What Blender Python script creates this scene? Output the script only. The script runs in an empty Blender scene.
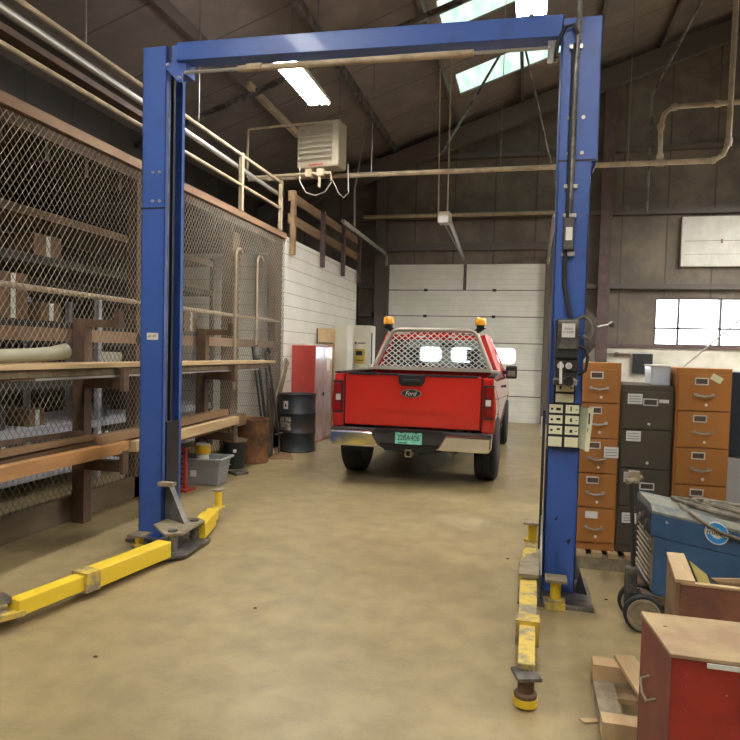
import bpy, math, random
from mathutils import Vector, Matrix
random.seed(7)
S = bpy.context.scene
COL = S.collection
PI = math.pi

# ------------------------------------------------------------ camera
cam_d = bpy.data.cameras.new('camera'); cam = bpy.data.objects.new('camera', cam_d); COL.objects.link(cam)
cam_d.sensor_width = 36; cam_d.sensor_height = 36; cam_d.lens = 36*650/740; cam_d.shift_y = 11/740; cam_d.clip_start = .05; cam_d.clip_end = 200
_r = .026
_yv = Vector((160, 25, 650)).normalized()
_p = math.atan((160*math.sin(_r)+25*math.cos(_r))/650)
_zv = Vector((math.sin(_r)*math.cos(_p), math.cos(_r)*math.cos(_p), -math.sin(_p)))
_yv = (_yv - _zv*_yv.dot(_zv)).normalized()
_xv = _zv.cross(_yv)
if _xv.x < 0: _xv = -_xv
# rows = world axes written in camera (right, up, forward)
R3 = Matrix(((_xv.x, _xv.y, -_xv.z), (_yv.x, _yv.y, -_yv.z), (_zv.x, _zv.y, -_zv.z)))
cam.matrix_world = Matrix.Translation((0, 0, 1.55)) @ R3.to_4x4()
S.camera = cam

# ------------------------------------------------------------ world, exposure
S.view_settings.view_transform = 'Standard'; S.view_settings.look = 'None'
S.view_settings.gamma = 1; S.view_settings.use_curve_mapping = False
S.view_settings.exposure = 1.74
W = bpy.data.worlds.new('daylight'); S.world = W; W.use_nodes = True
W.node_tree.nodes['Background'].inputs[0].default_value = (.86, .93, 1, 1)
W.node_tree.nodes['Background'].inputs[1].default_value = 3.0
LAMP = 36.0      # radiance of the fluorescent tubes

def portal(name, loc, rot, sx, sy):
    l = bpy.data.lights.new(name, 'AREA'); l.shape = 'RECTANGLE'; l.size = sx; l.size_y = sy
    o = bpy.data.objects.new(name, l); COL.objects.link(o); o.location = loc; o.rotation_euler = rot
    l.cycles.is_portal = True
portal('daylight_window', (4.1, 15.3, 2.37), (-PI/2, 0, 0), 3.0, 1.05)

# ------------------------------------------------------------ materials
MATS = {}
def mat(name, col, rough=.6, metal=0, var=None, vs=6., bump=0, bs=40., emit=0, trans=0, coat=0, sy=1., vlo=.42, vhi=.62, alpha=1):
    m = bpy.data.materials.new(name); m.use_nodes = True
    nt = m.node_tree; b = nt.nodes['Principled BSDF']
    c = (*col, 1)
    b.inputs['Base Color'].default_value = c; b.inputs['Roughness'].default_value = rough; b.inputs['Metallic'].default_value = metal
    if coat: b.inputs['Coat Weight'].default_value = coat
    if trans: b.inputs['Transmission Weight'].default_value = trans
    if emit:
        b.inputs['Emission Color'].default_value = c; b.inputs['Emission Strength'].default_value = emit
    tc = nt.nodes.new('ShaderNodeTexCoord')
    if var:
        mp = nt.nodes.new('ShaderNodeMapping'); mp.inputs['Scale'].default_value = (1, sy, 1)
        nt.links.new(tc.outputs['Object'], mp.inputs[0])
        n = nt.nodes.new('ShaderNodeTexNoise'); n.inputs['Scale'].default_value = vs; n.inputs['Detail'].default_value = 6; n.inputs['Roughness'].default_value = .65
        nt.links.new(mp.outputs[0], n.inputs['Vector'])
        r = nt.nodes.new('ShaderNodeValToRGB'); r.color_ramp.elements[0].position = vlo; r.color_ramp.elements[1].position = vhi
        r.color_ramp.elements[0].color = (*var, 1); r.color_ramp.elements[1].color = c
        nt.links.new(n.outputs['Fac'], r.inputs[0]); nt.links.new(r.outputs[0], b.inputs['Base Color'])
    if bump:
        n2 = nt.nodes.new('ShaderNodeTexNoise'); n2.inputs['Scale'].default_value = bs; n2.inputs['Detail'].default_value = 4
        nt.links.new(tc.outputs['Object'], n2.inputs['Vector'])
        bn = nt.nodes.new('ShaderNodeBump'); bn.inputs['Strength'].default_value = bump; bn.inputs['Distance'].default_value = .01
        nt.links.new(n2.outputs['Fac'], bn.inputs['Height']); nt.links.new(bn.outputs[0], b.inputs['Normal'])
    MATS[name] = m
    return m

def wave_mat(name, col, line, axis, period, width=.08, rough=.7, var=None, vs=2., bumpd=.01, sharp=True):
    """plain surface with regular thin grooves along one object axis"""
    m = mat(name, col, rough, var=var, vs=vs)
    nt = m.node_tree; b = nt.nodes['Principled BSDF']
    tc = nt.nodes.new('ShaderNodeTexCoord'); sp = nt.nodes.new('ShaderNodeSeparateXYZ'); nt.links.new(tc.outputs['Object'], sp.inputs[0])
    d = nt.nodes.new('ShaderNodeMath'); d.operation = 'DIVIDE'; nt.links.new(sp.outputs[axis], d.inputs[0]); d.inputs[1].default_value = period
    f = nt.nodes.new('ShaderNodeMath'); f.operation = 'FRACT'; nt.links.new(d.outputs[0], f.inputs[0])
    g = nt.nodes.new('ShaderNodeMath'); g.operation = 'LESS_THAN'; nt.links.new(f.outputs[0], g.inputs[0]); g.inputs[1].default_value = width
    mx = nt.nodes.new('ShaderNodeMix'); mx.data_type = 'RGBA'
    nt.links.new(g.outputs[0], mx.inputs['Factor'])
    src = b.inputs['Base Color'].links[0].from_socket if b.inputs['Base Color'].links else None
    if src: nt.links.new(src, mx.inputs['A'])
    else: mx.inputs['A'].default_value = (*col, 1)
    mx.inputs['B'].default_value = (*line, 1)
    nt.links.new(mx.outputs['Result'], b.inputs['Base Color'])
    bn = nt.nodes.new('ShaderNodeBump'); bn.invert = True; bn.inputs['Strength'].default_value = .6; bn.inputs['Distance'].default_value = bumpd
    nt.links.new(g.outputs[0], bn.inputs['Height']); nt.links.new(bn.outputs[0], b.inputs['Normal'])
    return m

def floor_mat():
    m = bpy.data.materials.new('worn_concrete'); m.use_nodes = True; nt = m.node_tree; b = nt.nodes['Principled BSDF']
    tc = nt.nodes.new('ShaderNodeTexCoord')
    def noise(s, d, lo, hi, c0, c1, sc=(1, 1, 1)):
        mp = nt.nodes.new('ShaderNodeMapping'); mp.inputs['Scale'].default_value = sc; nt.links.new(tc.outputs['Object'], mp.inputs[0])
        n = nt.nodes.new('ShaderNodeTexNoise'); n.inputs['Scale'].default_value = s; n.inputs['Detail'].default_value = d; n.inputs['Roughness'].default_value = .6
        nt.links.new(mp.outputs[0], n.inputs['Vector'])
        r = nt.nodes.new('ShaderNodeValToRGB'); r.color_ramp.elements[0].position = lo; r.color_ramp.elements[1].position = hi
        r.color_ramp.elements[0].color = c0; r.color_ramp.elements[1].color = c1
        nt.links.new(n.outputs['Fac'], r.inputs[0]); return r, n
    a, _ = noise(.7, 8, .35, .7, (.30, .228, .112, 1), (.41, .318, .165, 1))
    bb, _ = noise(5, 8, .38, .62, (.78, .78, .78, 1), (1, 1, 1, 1))
    c, nn = noise(60, 3, .3, .4, (.82, .8, .78, 1), (1, 1, 1, 1))
    e, _ = noise(1.6, 5, .27, .34, (.72, .7, .66, 1), (1, 1, 1, 1), (1.6, .5, 1))
    def mul(x, y):
        k = nt.nodes.new('ShaderNodeMix'); k.data_type = 'RGBA'; k.blend_type = 'MULTIPLY'; k.inputs['Factor'].default_value = 1
        nt.links.new(x, k.inputs['A']); nt.links.new(y, k.inputs['B']); return k.outputs['Result']
    o = mul(mul(mul(a.outputs[0], bb.outputs[0]), c.outputs[0]), e.outputs[0])
    nt.links.new(o, b.inputs['Base Color'])
    b.inputs['Roughness'].default_value = .42
    bn = nt.nodes.new('ShaderNodeBump'); bn.inputs['Strength'].default_value = .12; bn.inputs['Distance'].default_value = .01
    nt.links.new(nn.outputs['Fac'], bn.inputs['Height']); nt.links.new(bn.outputs[0], b.inputs['Normal'])
    return m
M_floor = floor_mat()
M_roof = wave_mat('faced_roof_insulation', (.24, .20, .175), (.11, .09, .078), 'Y', 1.22, .025, .65, var=(.18, .15, .13), vs=1.2)
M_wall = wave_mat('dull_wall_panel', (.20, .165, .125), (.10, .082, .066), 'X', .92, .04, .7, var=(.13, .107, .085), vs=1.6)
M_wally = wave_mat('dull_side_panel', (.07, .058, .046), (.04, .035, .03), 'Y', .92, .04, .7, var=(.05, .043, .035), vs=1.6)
M_office = wave_mat('white_painted_boards', (.86, .83, .75), (.42, .38, .31), 'Z', .205, .05, .6, var=(.80, .77, .68), vs=2)
M_steel_dk = mat('dark_red_steel', (.15, .095, .09), .55, var=(.10, .066, .06))
M_girt = mat('dark_girt', (.12, .10, .085), .6)
M_white = mat('white_panel', (.74, .73, .67), .5, var=(.64, .62, .55), vs=3)
M_doorp = wave_mat('white_door_panel', (.84, .83, .75), (.66, .65, .58), 'Z', .122, .07, .4, var=(.76, .75, .67), vs=2)
M_lowwall = mat('cream_wall_paint', (.72, .69, .6), .6, var=(.6, .57, .48), vs=3)
M_black = mat('black_plastic', (.012, .012, .013), .45)
M_rubber = mat('rubber', (.02, .02, .021), .75, bump=.2)
M_glass = mat('clear_glass', (1, 1, 1), .03, trans=1)
M_glass.node_tree.nodes['Principled BSDF'].inputs['IOR'].default_value = 1.02
def tint_mat():
    m = bpy.data.materials.new('tinted_glass'); m.use_nodes = True; nt = m.node_tree
    out = nt.nodes['Material Output']; nt.nodes.remove(nt.nodes['Principled BSDF'])
    t = nt.nodes.new('ShaderNodeBsdfTransparent'); t.inputs[0].default_value = (.62, .70, .70, 1)
    g = nt.nodes.new('ShaderNodeBsdfGlossy'); g.inputs['Roughness'].default_value = .03
    fr = nt.nodes.new('ShaderNodeFresnel'); fr.inputs[0].default_value = 1.5
    mx = nt.nodes.new('ShaderNodeMixShader'); nt.links.new(fr.outputs[0], mx.inputs[0]); nt.links.new(t.outputs[0], mx.inputs[1]); nt.links.new(g.outputs[0], mx.inputs[2])
    nt.links.new(mx.outputs[0], out.inputs[0]); return m
M_tint = tint_mat()
M_tube = mat('lit_fluorescent', (1, .98, .93), .5, emit=LAMP)
M_skyl = mat('translucent_green_panel', (.42, .70, .56), .5, var=(.66, .86, .78), vs=5, sy=.2, emit=.40)
nt = M_skyl.node_tree; _b = nt.nodes['Principled BSDF']; nt.links.new(_b.inputs['Base Color'].links[0].from_socket, _b.inputs['Emission Color'])
M_blue = mat('blue_lift_paint', (.042, .105, .375), .45, var=(.04, .08, .27), vs=3, coat=.05, vlo=.3, vhi=.45)
M_blue_in = mat('black_column_channel', (.012, .013, .018), .5)
M_rail = mat('grease_stained_steel', (.30, .28, .25), .4, .6, var=(.10, .09, .08), vs=5)
M_greysteel = mat('bare_steel', (.33, .32, .30), .4, .7, var=(.2, .19, .17), vs=8)
M_galv = mat('galvanised', (.48, .46, .42), .42, .75)
M_wire = mat('chain_link_wire', (.33, .28, .21), .5, .3)
M_yel = mat('yellow_arm_paint', (.78, .55, .03), .45, var=(.62, .42, .03), vs=7, vlo=.3, vhi=.42)
M_yelworn = mat('worn_yellow_paint', (.60, .43, .07), .6, var=(.24, .20, .14), vs=9, vlo=.42, vhi=.56)
M_dusty = mat('dusty_steel', (.32, .26, .17), .8, var=(.2, .16, .1), vs=10)
M_cardb = mat('cardboard', (.24, .135, .065), .8, var=(.18, .10, .05))
M_wood = mat('pale_lumber', (.58, .42, .23), .65, var=(.45, .31, .16), vs=5, sy=.12)
M_wood2 = mat('brown_lumber', (.30, .19, .10), .7, var=(.2, .12, .06), vs=5, sy=.12)
M_woodo = mat('orange_timber', (.52, .26, .09), .65, var=(.36, .18, .07), vs=6, sy=.15)
M_rust = mat('rusty_brown_steel', (.15, .085, .048), .75, var=(.08, .052, .034), vs=7)
M_rustb = mat('rusted_barrel', (.34, .16, .06), .7, var=(.13, .07, .05), vs=5)
M_railp = mat('tan_pipe_paint', (.50, .39, .26), .5, var=(.36, .28, .19), vs=6)
M_red = mat('red_truck_paint', (.60, .024, .016), .22, coat=.9)
M_red.node_tree.nodes['Principled BSDF'].inputs['Coat Roughness'].default_value = .04
M_redcab = mat('red_locker_paint', (.42, .055, .04), .4, var=(.34, .045, .035), vs=4)
M_chrome = mat('chrome', (.75, .74, .72), .12, 1)
M_trim = mat('dark_bumper_plastic', (.03, .028, .027), .55)
M_taill = mat('red_lens', (.30, .005, .006), .2, coat=.4)
M_clear = mat('white_lens', (.60, .55, .52), .3)
M_amber = mat('amber_lens', (.85, .38, .02), .25, coat=1)
M_rack = mat('tan_rack_tube', (.46, .40, .33), .5, .3)
M_plate = mat('green_plate', (.10, .55, .38), .4, var=(.3, .72, .55), vs=30)
M_ink = mat('black_ink', (.012, .014, .014), .6)
M_orange = mat('orange_cabinet_enamel', (.44, .18, .042), .45, var=(.40, .16, .036), vs=2.5)
M_taupe = mat('dark_taupe_enamel', (.10, .078, .05), .45, var=(.085, .066, .043), vs=2.5)
M_pale = mat('pale_label', (.72, .70, .64), .6)
M_paper = mat('paper', (.80, .78, .72), .7)
M_yellowcard = mat('cream_placard', (.76, .74, .52), .5)
M_greencard = mat('green_placard', (.34, .42, .28), .5, var=(.5, .5, .35), vs=8)
M_mblue = mat('blue_welder_enamel', (.05, .125, .25), .5, var=(.04, .095, .19), vs=3)
M_mdust = mat('dust_covered_blue', (.30, .27, .19), .85, var=(.12, .15, .17), vs=6, vlo=.35, vhi=.62)
M_mlogo = mat('sky_blue_sticker', (.03, .30, .72), .4)
M_cable = mat('dusty_cable', (.21, .175, .125), .8, var=(.12, .10, .075), vs=20)
M_redbox = mat('dirty_red_paint', (.42, .035, .025), .4, var=(.27, .024, .018), vs=4)
M_boxside = mat('dull_red_side', (.26, .075, .055), .6, var=(.18, .05, .04), vs=5)  # box end face is a darker, browner red than the front
M_boxtop = mat('dusty_box_lid', (.44, .32, .17), .8, var=(.33, .21, .12), vs=4)
M_stripe = wave_mat('yellow_black_stripe', (.42, .32, .09), (.03, .028, .02), 'X', .07, .5, .7)
M_drum = mat('blue_black_drum', (.022, .032, .045), .42, var=(.035, .03, .025), vs=4)
M_tote = mat('grey_tote_plastic', (.33, .34, .35), .5)
M_bucket = mat('charcoal_bucket', (.022, .022, .022), .5)
M_toolyel = mat('yellow_tool_plastic', (.80, .50, .02), .4)
M_cream = mat('cream_locker', (.66, .63, .50), .5, var=(.6, .56, .44), vs=3)
M_shelf = mat('pale_shelf_sheet', (.55, .56, .66), .6, var=(.45, .46, .52), vs=6)
M_dark = mat('dark_clutter', (.05, .045, .04), .8)
M_hose = mat('grey_duct_hose', (.29, .265, .18), .6, bump=.3, bs=25)
M_heater = mat('beige_heater_enamel', (.42, .37, .27), .5, var=(.36, .31, .22), vs=4)
M_heatl = mat('heater_louvre', (.28, .25, .20), .5)
M_edge = mat('brown_rail_timber', (.34, .21, .12), .7, var=(.24, .14, .08), vs=3, sy=.3)
M_kerb = mat('dark_kerb_board', (.20, .15, .10), .8, var=(.15, .11, .07), vs=4, sy=.2)

# ------------------------------------------------------------ builders
class MB:
    def __init__(s): s.v = []; s.f = []; s.m = []; s.cur = 0
    def add(s, vs, fs):
        n = len(s.v); s.v += [Vector(v) for v in vs]
        for f in fs: s.f.append([i+n for i in f]); s.m.append(s.cur)
        return s
    def box(s, x0, x1, y0, y1, z0, z1):
        return s.add([(x0,y0,z0),(x1,y0,z0),(x1,y1,z0),(x0,y1,z0),(x0,y0,z1),(x1,y0,z1),(x1,y1,z1),(x0,y1,z1)],
                     [(0,3,2,1),(4,5,6,7),(0,1,5,4),(1,2,6,5),(2,3,7,6),(3,0,4,7)])
    def beam(s, p, q, w, h, up=(0,0,1)):
        p = Vector(p); q = Vector(q); d = (q-p).normalized(); u = Vector(up)
        a = d.cross(u)
        if a.length < 1e-4: a = d.cross(Vector((1,0,0)))
        a.normalize(); b = a.cross(d).normalized(); a *= w/2; b *= h/2
        vs = [p-a-b, p+a-b, p+a+b, p-a+b, q-a-b, q+a-b, q+a+b, q-a+b]
        return s.add(vs, [(0,1,2,3),(7,6,5,4),(0,4,5,1),(1,5,6,2),(2,6,7,3),(3,7,4,0)])
    def tube(s, pts, r, n=8, cap=True):
        pts = [Vector(p) for p in pts]; rr = r if isinstance(r, (list, tuple)) else [r]*len(pts)
        vs = []; prev = None
        for i, p in enumerate(pts):
            d = (pts[min(i+1, len(pts)-1)] - pts[max(i-1, 0)]).normalized()
            if prev is None:
                a = d.cross(Vector((0,0,1)))
                if a.length < 1e-3: a = d.cross(Vector((1,0,0)))
            else: a = prev - d*prev.dot(d)
            a.normalize(); prev = a; b = d.cross(a)
            for k in range(n):
                t = 2*PI*k/n; vs.append(p + (a*math.cos(t) + b*math.sin(t))*rr[i])
        fs = []
        for i in range(len(pts)-1):
            for k in range(n):
                k2 = (k+1) % n; fs.append((i*n+k, i*n+k2, (i+1)*n+k2, (i+1)*n+k))
        if cap: fs.append(tuple(range(n-1, -1, -1))); fs.append(tuple((len(pts)-1)*n+k for k in range(n)))
        return s.add(vs, fs)
    def lathe(s, c, prof, n=32, axis='z'):
        c = Vector(c); vs = []
        for r, h in prof:
            for k in range(n):
                t = 2*PI*k/n; a, b = r*math.cos(t), r*math.sin(t)
                vs.append(c + (Vector((a, b, h)) if axis == 'z' else Vector((h, a, b)) if axis == 'x' else Vector((b, h, a))))
        fs = []
        for i in range(len(prof)-1):
            for k in range(n):
                k2 = (k+1) % n; fs.append((i*n+k, i*n+k2, (i+1)*n+k2, (i+1)*n+k))
        if prof[0][0] > 1e-6: fs.append(tuple(range(n-1, -1, -1)))
        if prof[-1][0] > 1e-6: fs.append(tuple((len(prof)-1)*n+k for k in range(n)))
        return s.add(vs, fs)
    def prism(s, poly, t):
        t = Vector(t); n = len(poly); P = [Vector(p) for p in poly]
        return s.add(P + [p+t for p in P], [tuple(range(n-1,-1,-1)), tuple(range(n, 2*n))] + [(i, (i+1)%n, n+(i+1)%n, n+i) for i in range(n)])
    def xf(s, M, start=0):
        for i in range(start, len(s.v)): s.v[i] = M @ s.v[i]
        return s

def root_matrix(p):
    if p is None: return Matrix.Identity(4)
    m = Matrix.Translation(p.location) @ p.rotation_euler.to_matrix().to_4x4()
    return (root_matrix(p.parent) @ m) if p.parent else m

def obj(name, mb, m, parent=None, world=True, bevel=0, smooth=False):
    me = bpy.data.meshes.new(name)
    vs = mb.v
    if world and parent is not None:
        inv = root_matrix(parent).inverted(); vs = [inv @ v for v in vs]
    me.from_pydata([tuple(v) for v in vs], [], mb.f)
    for mm in (m if isinstance(m, (list, tuple)) else [m]): me.materials.append(mm)
    for i, k in enumerate(mb.m): me.polygons[i].material_index = k
    import bmesh
    bm = bmesh.new(); bm.from_mesh(me); bmesh.ops.recalc_face_normals(bm, faces=bm.faces); bm.to_mesh(me); bm.free()
    if smooth:
        for p in me.polygons: p.use_smooth = True
        me.set_sharp_from_angle(angle=math.radians(38))
    o = bpy.data.objects.new(name, me); COL.objects.link(o)
    if parent is not None: o.parent = parent
    if bevel:
        b = o.modifiers.new('bevel', 'BEVEL'); b.width = bevel; b.segments = 2; b.limit_method = 'ANGLE'; b.angle_limit = math.radians(35)
    return o

def tag(o, label, cat, group=None):
    o['label'] = label; o['category'] = cat
    if group: o['group'] = group
    return o
def thing(name, label, cat, loc=(0,0,0), rz=0, group=None):
    o = bpy.data.objects.new(name, None); COL.objects.link(o); o.location = loc; o.rotation_euler = (0, 0, rz); o.empty_display_size = .1
    return tag(o, label, cat, group)
def struct(name, mb, m, **k):
    o = obj(name, mb, m, **k); o['kind'] = 'structure'; return o
def solo(name, mb, m, label, cat, loc=None, group=None, **k):
    """a thing that is one mesh, origin at loc"""
    if loc is not None:
        L = Vector(loc); mb.v = [v - L for v in mb.v]
    o = obj(name, mb, m, **k)
    if loc is not None: o.location = loc
    return tag(o, label, cat, group)

def text(name, body, m, parent, center, xdir, updir, size, width=None, shear=0, ext=.001):
    cu = bpy.data.curves.new(name, 'FONT'); cu.body = body; cu.size = 1; cu.align_x = 'CENTER'; cu.align_y = 'CENTER'; cu.shear = shear
    tmp = bpy.data.objects.new('tmp', cu); COL.objects.link(tmp)
    bpy.context.view_layer.update()
    me = bpy.data.meshes.new_from_object(tmp.evaluated_get(bpy.context.evaluated_depsgraph_get()))
    bpy.data.objects.remove(tmp)
    xs = [v.co.x for v in me.vertices]; ys = [v.co.y for v in me.vertices]
    w = max(xs)-min(xs); h = max(ys)-min(ys); cx = (max(xs)+min(xs))/2; cy = (max(ys)+min(ys))/2
    sy = size/h; sx = (width/w) if width else sy
    X = Vector(xdir).normalized(); U = Vector(updir).normalized(); N = X.cross(U)
    inv = root_matrix(parent).inverted(); c = Vector(center)
    for v in me.vertices:
        v.co = inv @ (c + X*(v.co.x-cx)*sx + U*(v.co.y-cy)*sy + N*ext)
    me.materials.clear(); me.materials.append(m)
    o = bpy.data.objects.new(name, me); COL.objects.link(o); o.parent = parent
    return o

# ============================================================ SHELL
XL, XR, YB, YF = -6.6, 10.0, -7.0, 15.3
RM, RZ = .341, 7.41
XRIDGE = 5.5; ZR = RZ + RM*XRIDGE
def roofz(x): return RZ + RM*x if x <= XRIDGE else ZR - RM*(x-XRIDGE)
mb = MB().box(XL-.2, XR+.2, YB-.2, YF+.2, -.2, 0); struct('floor', mb, M_floor)
# roof with holes for two translucent strips: built of slabs left/right of the strips
SK = [(10.0, 11.0), (12.65, 13.6)]; SX0, SX1 = -1.58, .42
def roof_slab(mb, x0, x1, y0, y1, t=.12):
    z0, z1 = roofz(x0), roofz(x1)
    mb.add([(x0,y0,z0),(x1,y0,z1),(x1,y1,z1),(x0,y1,z0),(x0,y0,z0+t),(x1,y0,z1+t),(x1,y1,z1+t),(x0,y1,z0+t)],
           [(0,3,2,1),(4,5,6,7),(0,1,5,4),(1,2,6,5),(2,3,7,6),(3,0,4,7)])
mb = MB()
roof_slab(mb, XL-.2, SX0, YB-.2, YF+.2)
ys = [YB-.2, SK[0][0], SK[0][1], SK[1][0], SK[1][1], YF+.2]
for a, b in ((0,1), (2,3), (4,5)): roof_slab(mb, SX0, SX1, ys[a], ys[b])
roof_slab(mb, SX1, XRIDGE, YB-.2, YF+.2); roof_slab(mb, XRIDGE, XR+.2, YB-.2, YF+.2)
struct('ceiling', mb, M_roof)
for i, (a, b) in enumerate(SK):
    mb = MB()
    n = 96
    vs = []; fs = []
    for k in range(9):
        y = a + (b-a)*k/8; dz = .025*(k % 2)
        vs += [(SX0, y, roofz(SX0)+.03+dz), (SX1, y, roofz(SX1)+.03+dz)]
    for k in range(8): fs.append((2*k, 2*k+1, 2*k+3, 2*k+2))
    mb.add(vs, fs); struct('window_%d' % (i+3), mb, M_skyl)

def wall_y(name, y0, y1, holes, m, top=True, z0=0, x0=XL, x1=XR):
    """gable wall from x0 to x1 with rectangular holes (xa, xb, za, zb), up to the roof"""
    xs = sorted(set([x0, x1, XRIDGE] + [h[0] for h in holes] + [h[1] for h in holes])); mb = MB()
    for a, b in zip(xs, xs[1:]):
        mid = (a+b)/2; segs = [(z0, None)]
        hh = sorted([h for h in holes if h[0] <= mid <= h[1]], key=lambda h: h[2])
        z = z0
        for h in hh:
            if h[2] > z: mb.box(a, b, y0, y1, z, h[2])
            z = h[3]
        za, zb = roofz(a), roofz(b)
        mb.add([(a,y0,z),(b,y0,z),(b,y1,z),(a,y1,z),(a,y0,za),(b,y0,zb),(b,y1,zb),(a,y1,za)],
               [(0,3,2,1),(4,5,6,7),(0,1,5,4),(1,2,6,5),(2,3,7,6),(3,0,4,7)])
    return struct(name, mb, m)
DX0, DX1, DH = -3.34, .27, 3.65
WX0, WX1, WZ0, WZ1 = 2.6, 5.6, 1.85, 2.89
wall_y('wall_back', YF, YF+.2, [(DX0, DX1, 0, DH), (WX0, WX1, WZ0, WZ1)], M_wall)
wall_y('wall_front', YB-.2, YB, [], M_wall)
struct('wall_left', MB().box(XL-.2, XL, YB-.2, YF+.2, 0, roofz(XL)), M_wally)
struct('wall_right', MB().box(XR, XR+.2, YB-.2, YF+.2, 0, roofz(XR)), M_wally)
# cream wainscot on the far wall
struct('trim_1', MB().box(DX1+.25, XR, YF-.09, YF-.001, 0, 1.79), M_lowwall)
struct('trim_2', MB().box(-3.66, DX0-.16, YF-.09, YF-.001, 0, 1.72), M_lowwall)
struct('trim_3', MB().box(DX1+.25, XR, YF-.13, YF-.001, 1.79, 1.86), M_steel_dk)
# window: steel sashes
mb = MB()
for z in (WZ0+.02, WZ1-.02): mb.box(WX0, WX1, YF+.02, YF+.07, z-.02, z+.02)
mb.box(WX0, WX1, YF+.0, YF+.07, 2.21, 2.25)
for x in (WX0+.02, 3.09, 3.92, 4.75, WX1-.02): mb.box(x-.022, x+.022, YF+.0, YF+.07, WZ0, WZ1)
w = struct('window_1', mb, M_girt)
obj('glass_pane', MB().box(WX0, WX1, YF+.04, YF+.046, WZ0, WZ1), M_glass, w)

# sectional overhead door
d1 = bpy.data.objects.new('door_1', None); COL.objects.link(d1); d1.location = ((DX0+DX1)/2, YF+.06, 0); d1['kind'] = 'structure'
SH = DH/6
wins = [(-2.57, -2.03), (-1.81, -1.28), (-.87, -.33)]; WA, WB = 1.36, 1.71
for k in range(6):
    z0, z1 = k*SH+.004, (k+1)*SH-.004; mb = MB()
    if k == 2:
        xs = [DX0]
        for a, b in wins: xs += [a, b]
        xs.append(DX1)
        za, zb = WA, WB
        mb.box(DX0, DX1, YF+.03, YF+.08, z0, za); mb.box(DX0, DX1, YF+.03, YF+.08, zb, z1)
        for a, b in zip(xs[0::2], xs[1::2]): mb.box(a, b, YF+.03, YF+.08, za, zb)
        for a, b in wins:                 # rounded corners
            for cx, cz, sx, sz in ((a, za, 1, 1), (b, za, -1, 1), (a, zb, 1, -1), (b, zb, -1, -1)):
                r = .1; pts = [(cx, YF+.03, cz)] + [(cx+sx*r*(1-math.sin(t)), YF+.03, cz+sz*r*(1-math.cos(t))) for t in [PI/2*j/6 for j in range(7)]]
                mb.prism(pts, (0, .05, 0))
    else: mb.box(DX0, DX1, YF+.03, YF+.08, z0, z1)
    mb.box(DX0, DX1, YF+.06, YF+.10, z0-.01, z0+.012)
    s_ = obj('door_section', mb, M_doorp, d1)
    if k == 2:
        for a, b in wins: obj('glass_pane', MB().box(a-.02, b+.02, YF+.05, YF+.055, WA-.02, WB+.02), M_glass, s_)
mb = MB()
for k in range(1, 6): mb.box(DX0, DX1, YF+.026, YF+.031, k*SH-.008, k*SH+.008)
obj('section_seams', mb, M_steel_dk, d1)
mb = MB()
for k in range(1, 6):
    for x in (-2.45, -.85): mb.box(x-.04, x+.04, YF-.005, YF+.03, k*SH-.03, k*SH+.03)
mb.box(-.75, -.6, YF, YF+.03, .93, .96)
obj('hinges', mb, M_black, d1)
obj('centre_bracket', MB().box(-1.57, -1.50, YF-.01, YF+.03, 3.04, 3.64), M_steel_dk, d1)
mb = MB()
for x in (DX0-.08, DX1+.06):
    mb.box(x-.045, x+.045, YF-.10, YF-.005, 0, 3.75)
obj('track', mb, M_girt, d1)
mb = MB()
for x in (DX0-.06, DX1+.05):
    mb.tube([(x, YF-.06, 3.6), (x, YF-.12, 3.78), (x, YF-.3, 3.88), (x, 11.5, 3.92)], .04, 6)
obj('horizontal_track', mb, M_galv, d1)

# steel frame: columns, girts, rafters, purlins
def steel(n, mb, m=M_steel_dk): struct('trim_%d' % n, mb, m)
N = 10
for x in (-6.3, -3.52, 1.51, 5.5, 9.6):
    z = roofz(x)-.2
    mb = MB().box(x-.12, x+.12, YF-.02, YF-.001, 0, z).box(x-.12, x+.12, YF-.24, YF-.22, 0, z).box(x-.01, x+.01, YF-.22, YF-.02, 0, z)
    steel(N, mb, M_girt if x == -3.52 else M_steel_dk); N += 1
for z in (3.12, 4.72):
    mb = MB().box(XL, DX0-.15 if z < 3.7 else XR, YF-.16, YF-.001, z-.05, z+.05)
    if z < 3.7: mb.box(DX1+.2, XR, YF-.16, YF-.001, z-.05, z+.05)
    steel(N, mb, M_girt); N += 1
steel(N, MB().box(-3.8, XR, YF-.16, YF-.001, 6.03, 6.13), M_girt); N += 1
steel(N, MB().box(-6.5, -3.7, YF-.16, YF-.001, 2.4, 2.5), M_girt); N += 1
steel(N, MB().box(DX0-.1, DX1+.1, YF-.12, YF-.001, 3.95, 4.12), M_girt); N += 1
for y, dpt in ((-1., .3), (4.2, .1), (9.85, .09), (14.95, .38)):
    mb = MB(); t = .06 if dpt < .2 else .16
    for x0, x1 in ((XL, XRIDGE), (XRIDGE, XR)):
        mb.beam((x0, y, roofz(x0)-.20-dpt/2), (x1, y, roofz(x1)-.20-dpt/2), t, dpt)
    steel(N, mb, M_girt if dpt > .2 else M_rail); N += 1
for x in (-5.9, -4.55, -3.2, -1.75, -.35, 1.05, 2.45, 3.85, 5.2, 7.2, 8.8):
    mb = MB(); z = roofz(x)
    mb.box(x-.03, x+.03, YB, YF, z-.19, z-.01)
    steel(N, mb, M_rail if x == -3.2 else M_girt); N += 1

# office block behind the fence end
mb = MB().box(-3.97, -3.85, 9.82, 14.35, 0, 3.3); mb.box(XL, -3.97, 9.82, 9.94, 0, 3.3); mb.box(XL, -3.85, 14.23, 14.35, 0, 3.3)
mb.box(XL, -3.85, 9.82, 14.35, 3.3, 3.36)
struct('wall_office', mb, M_office)
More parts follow.
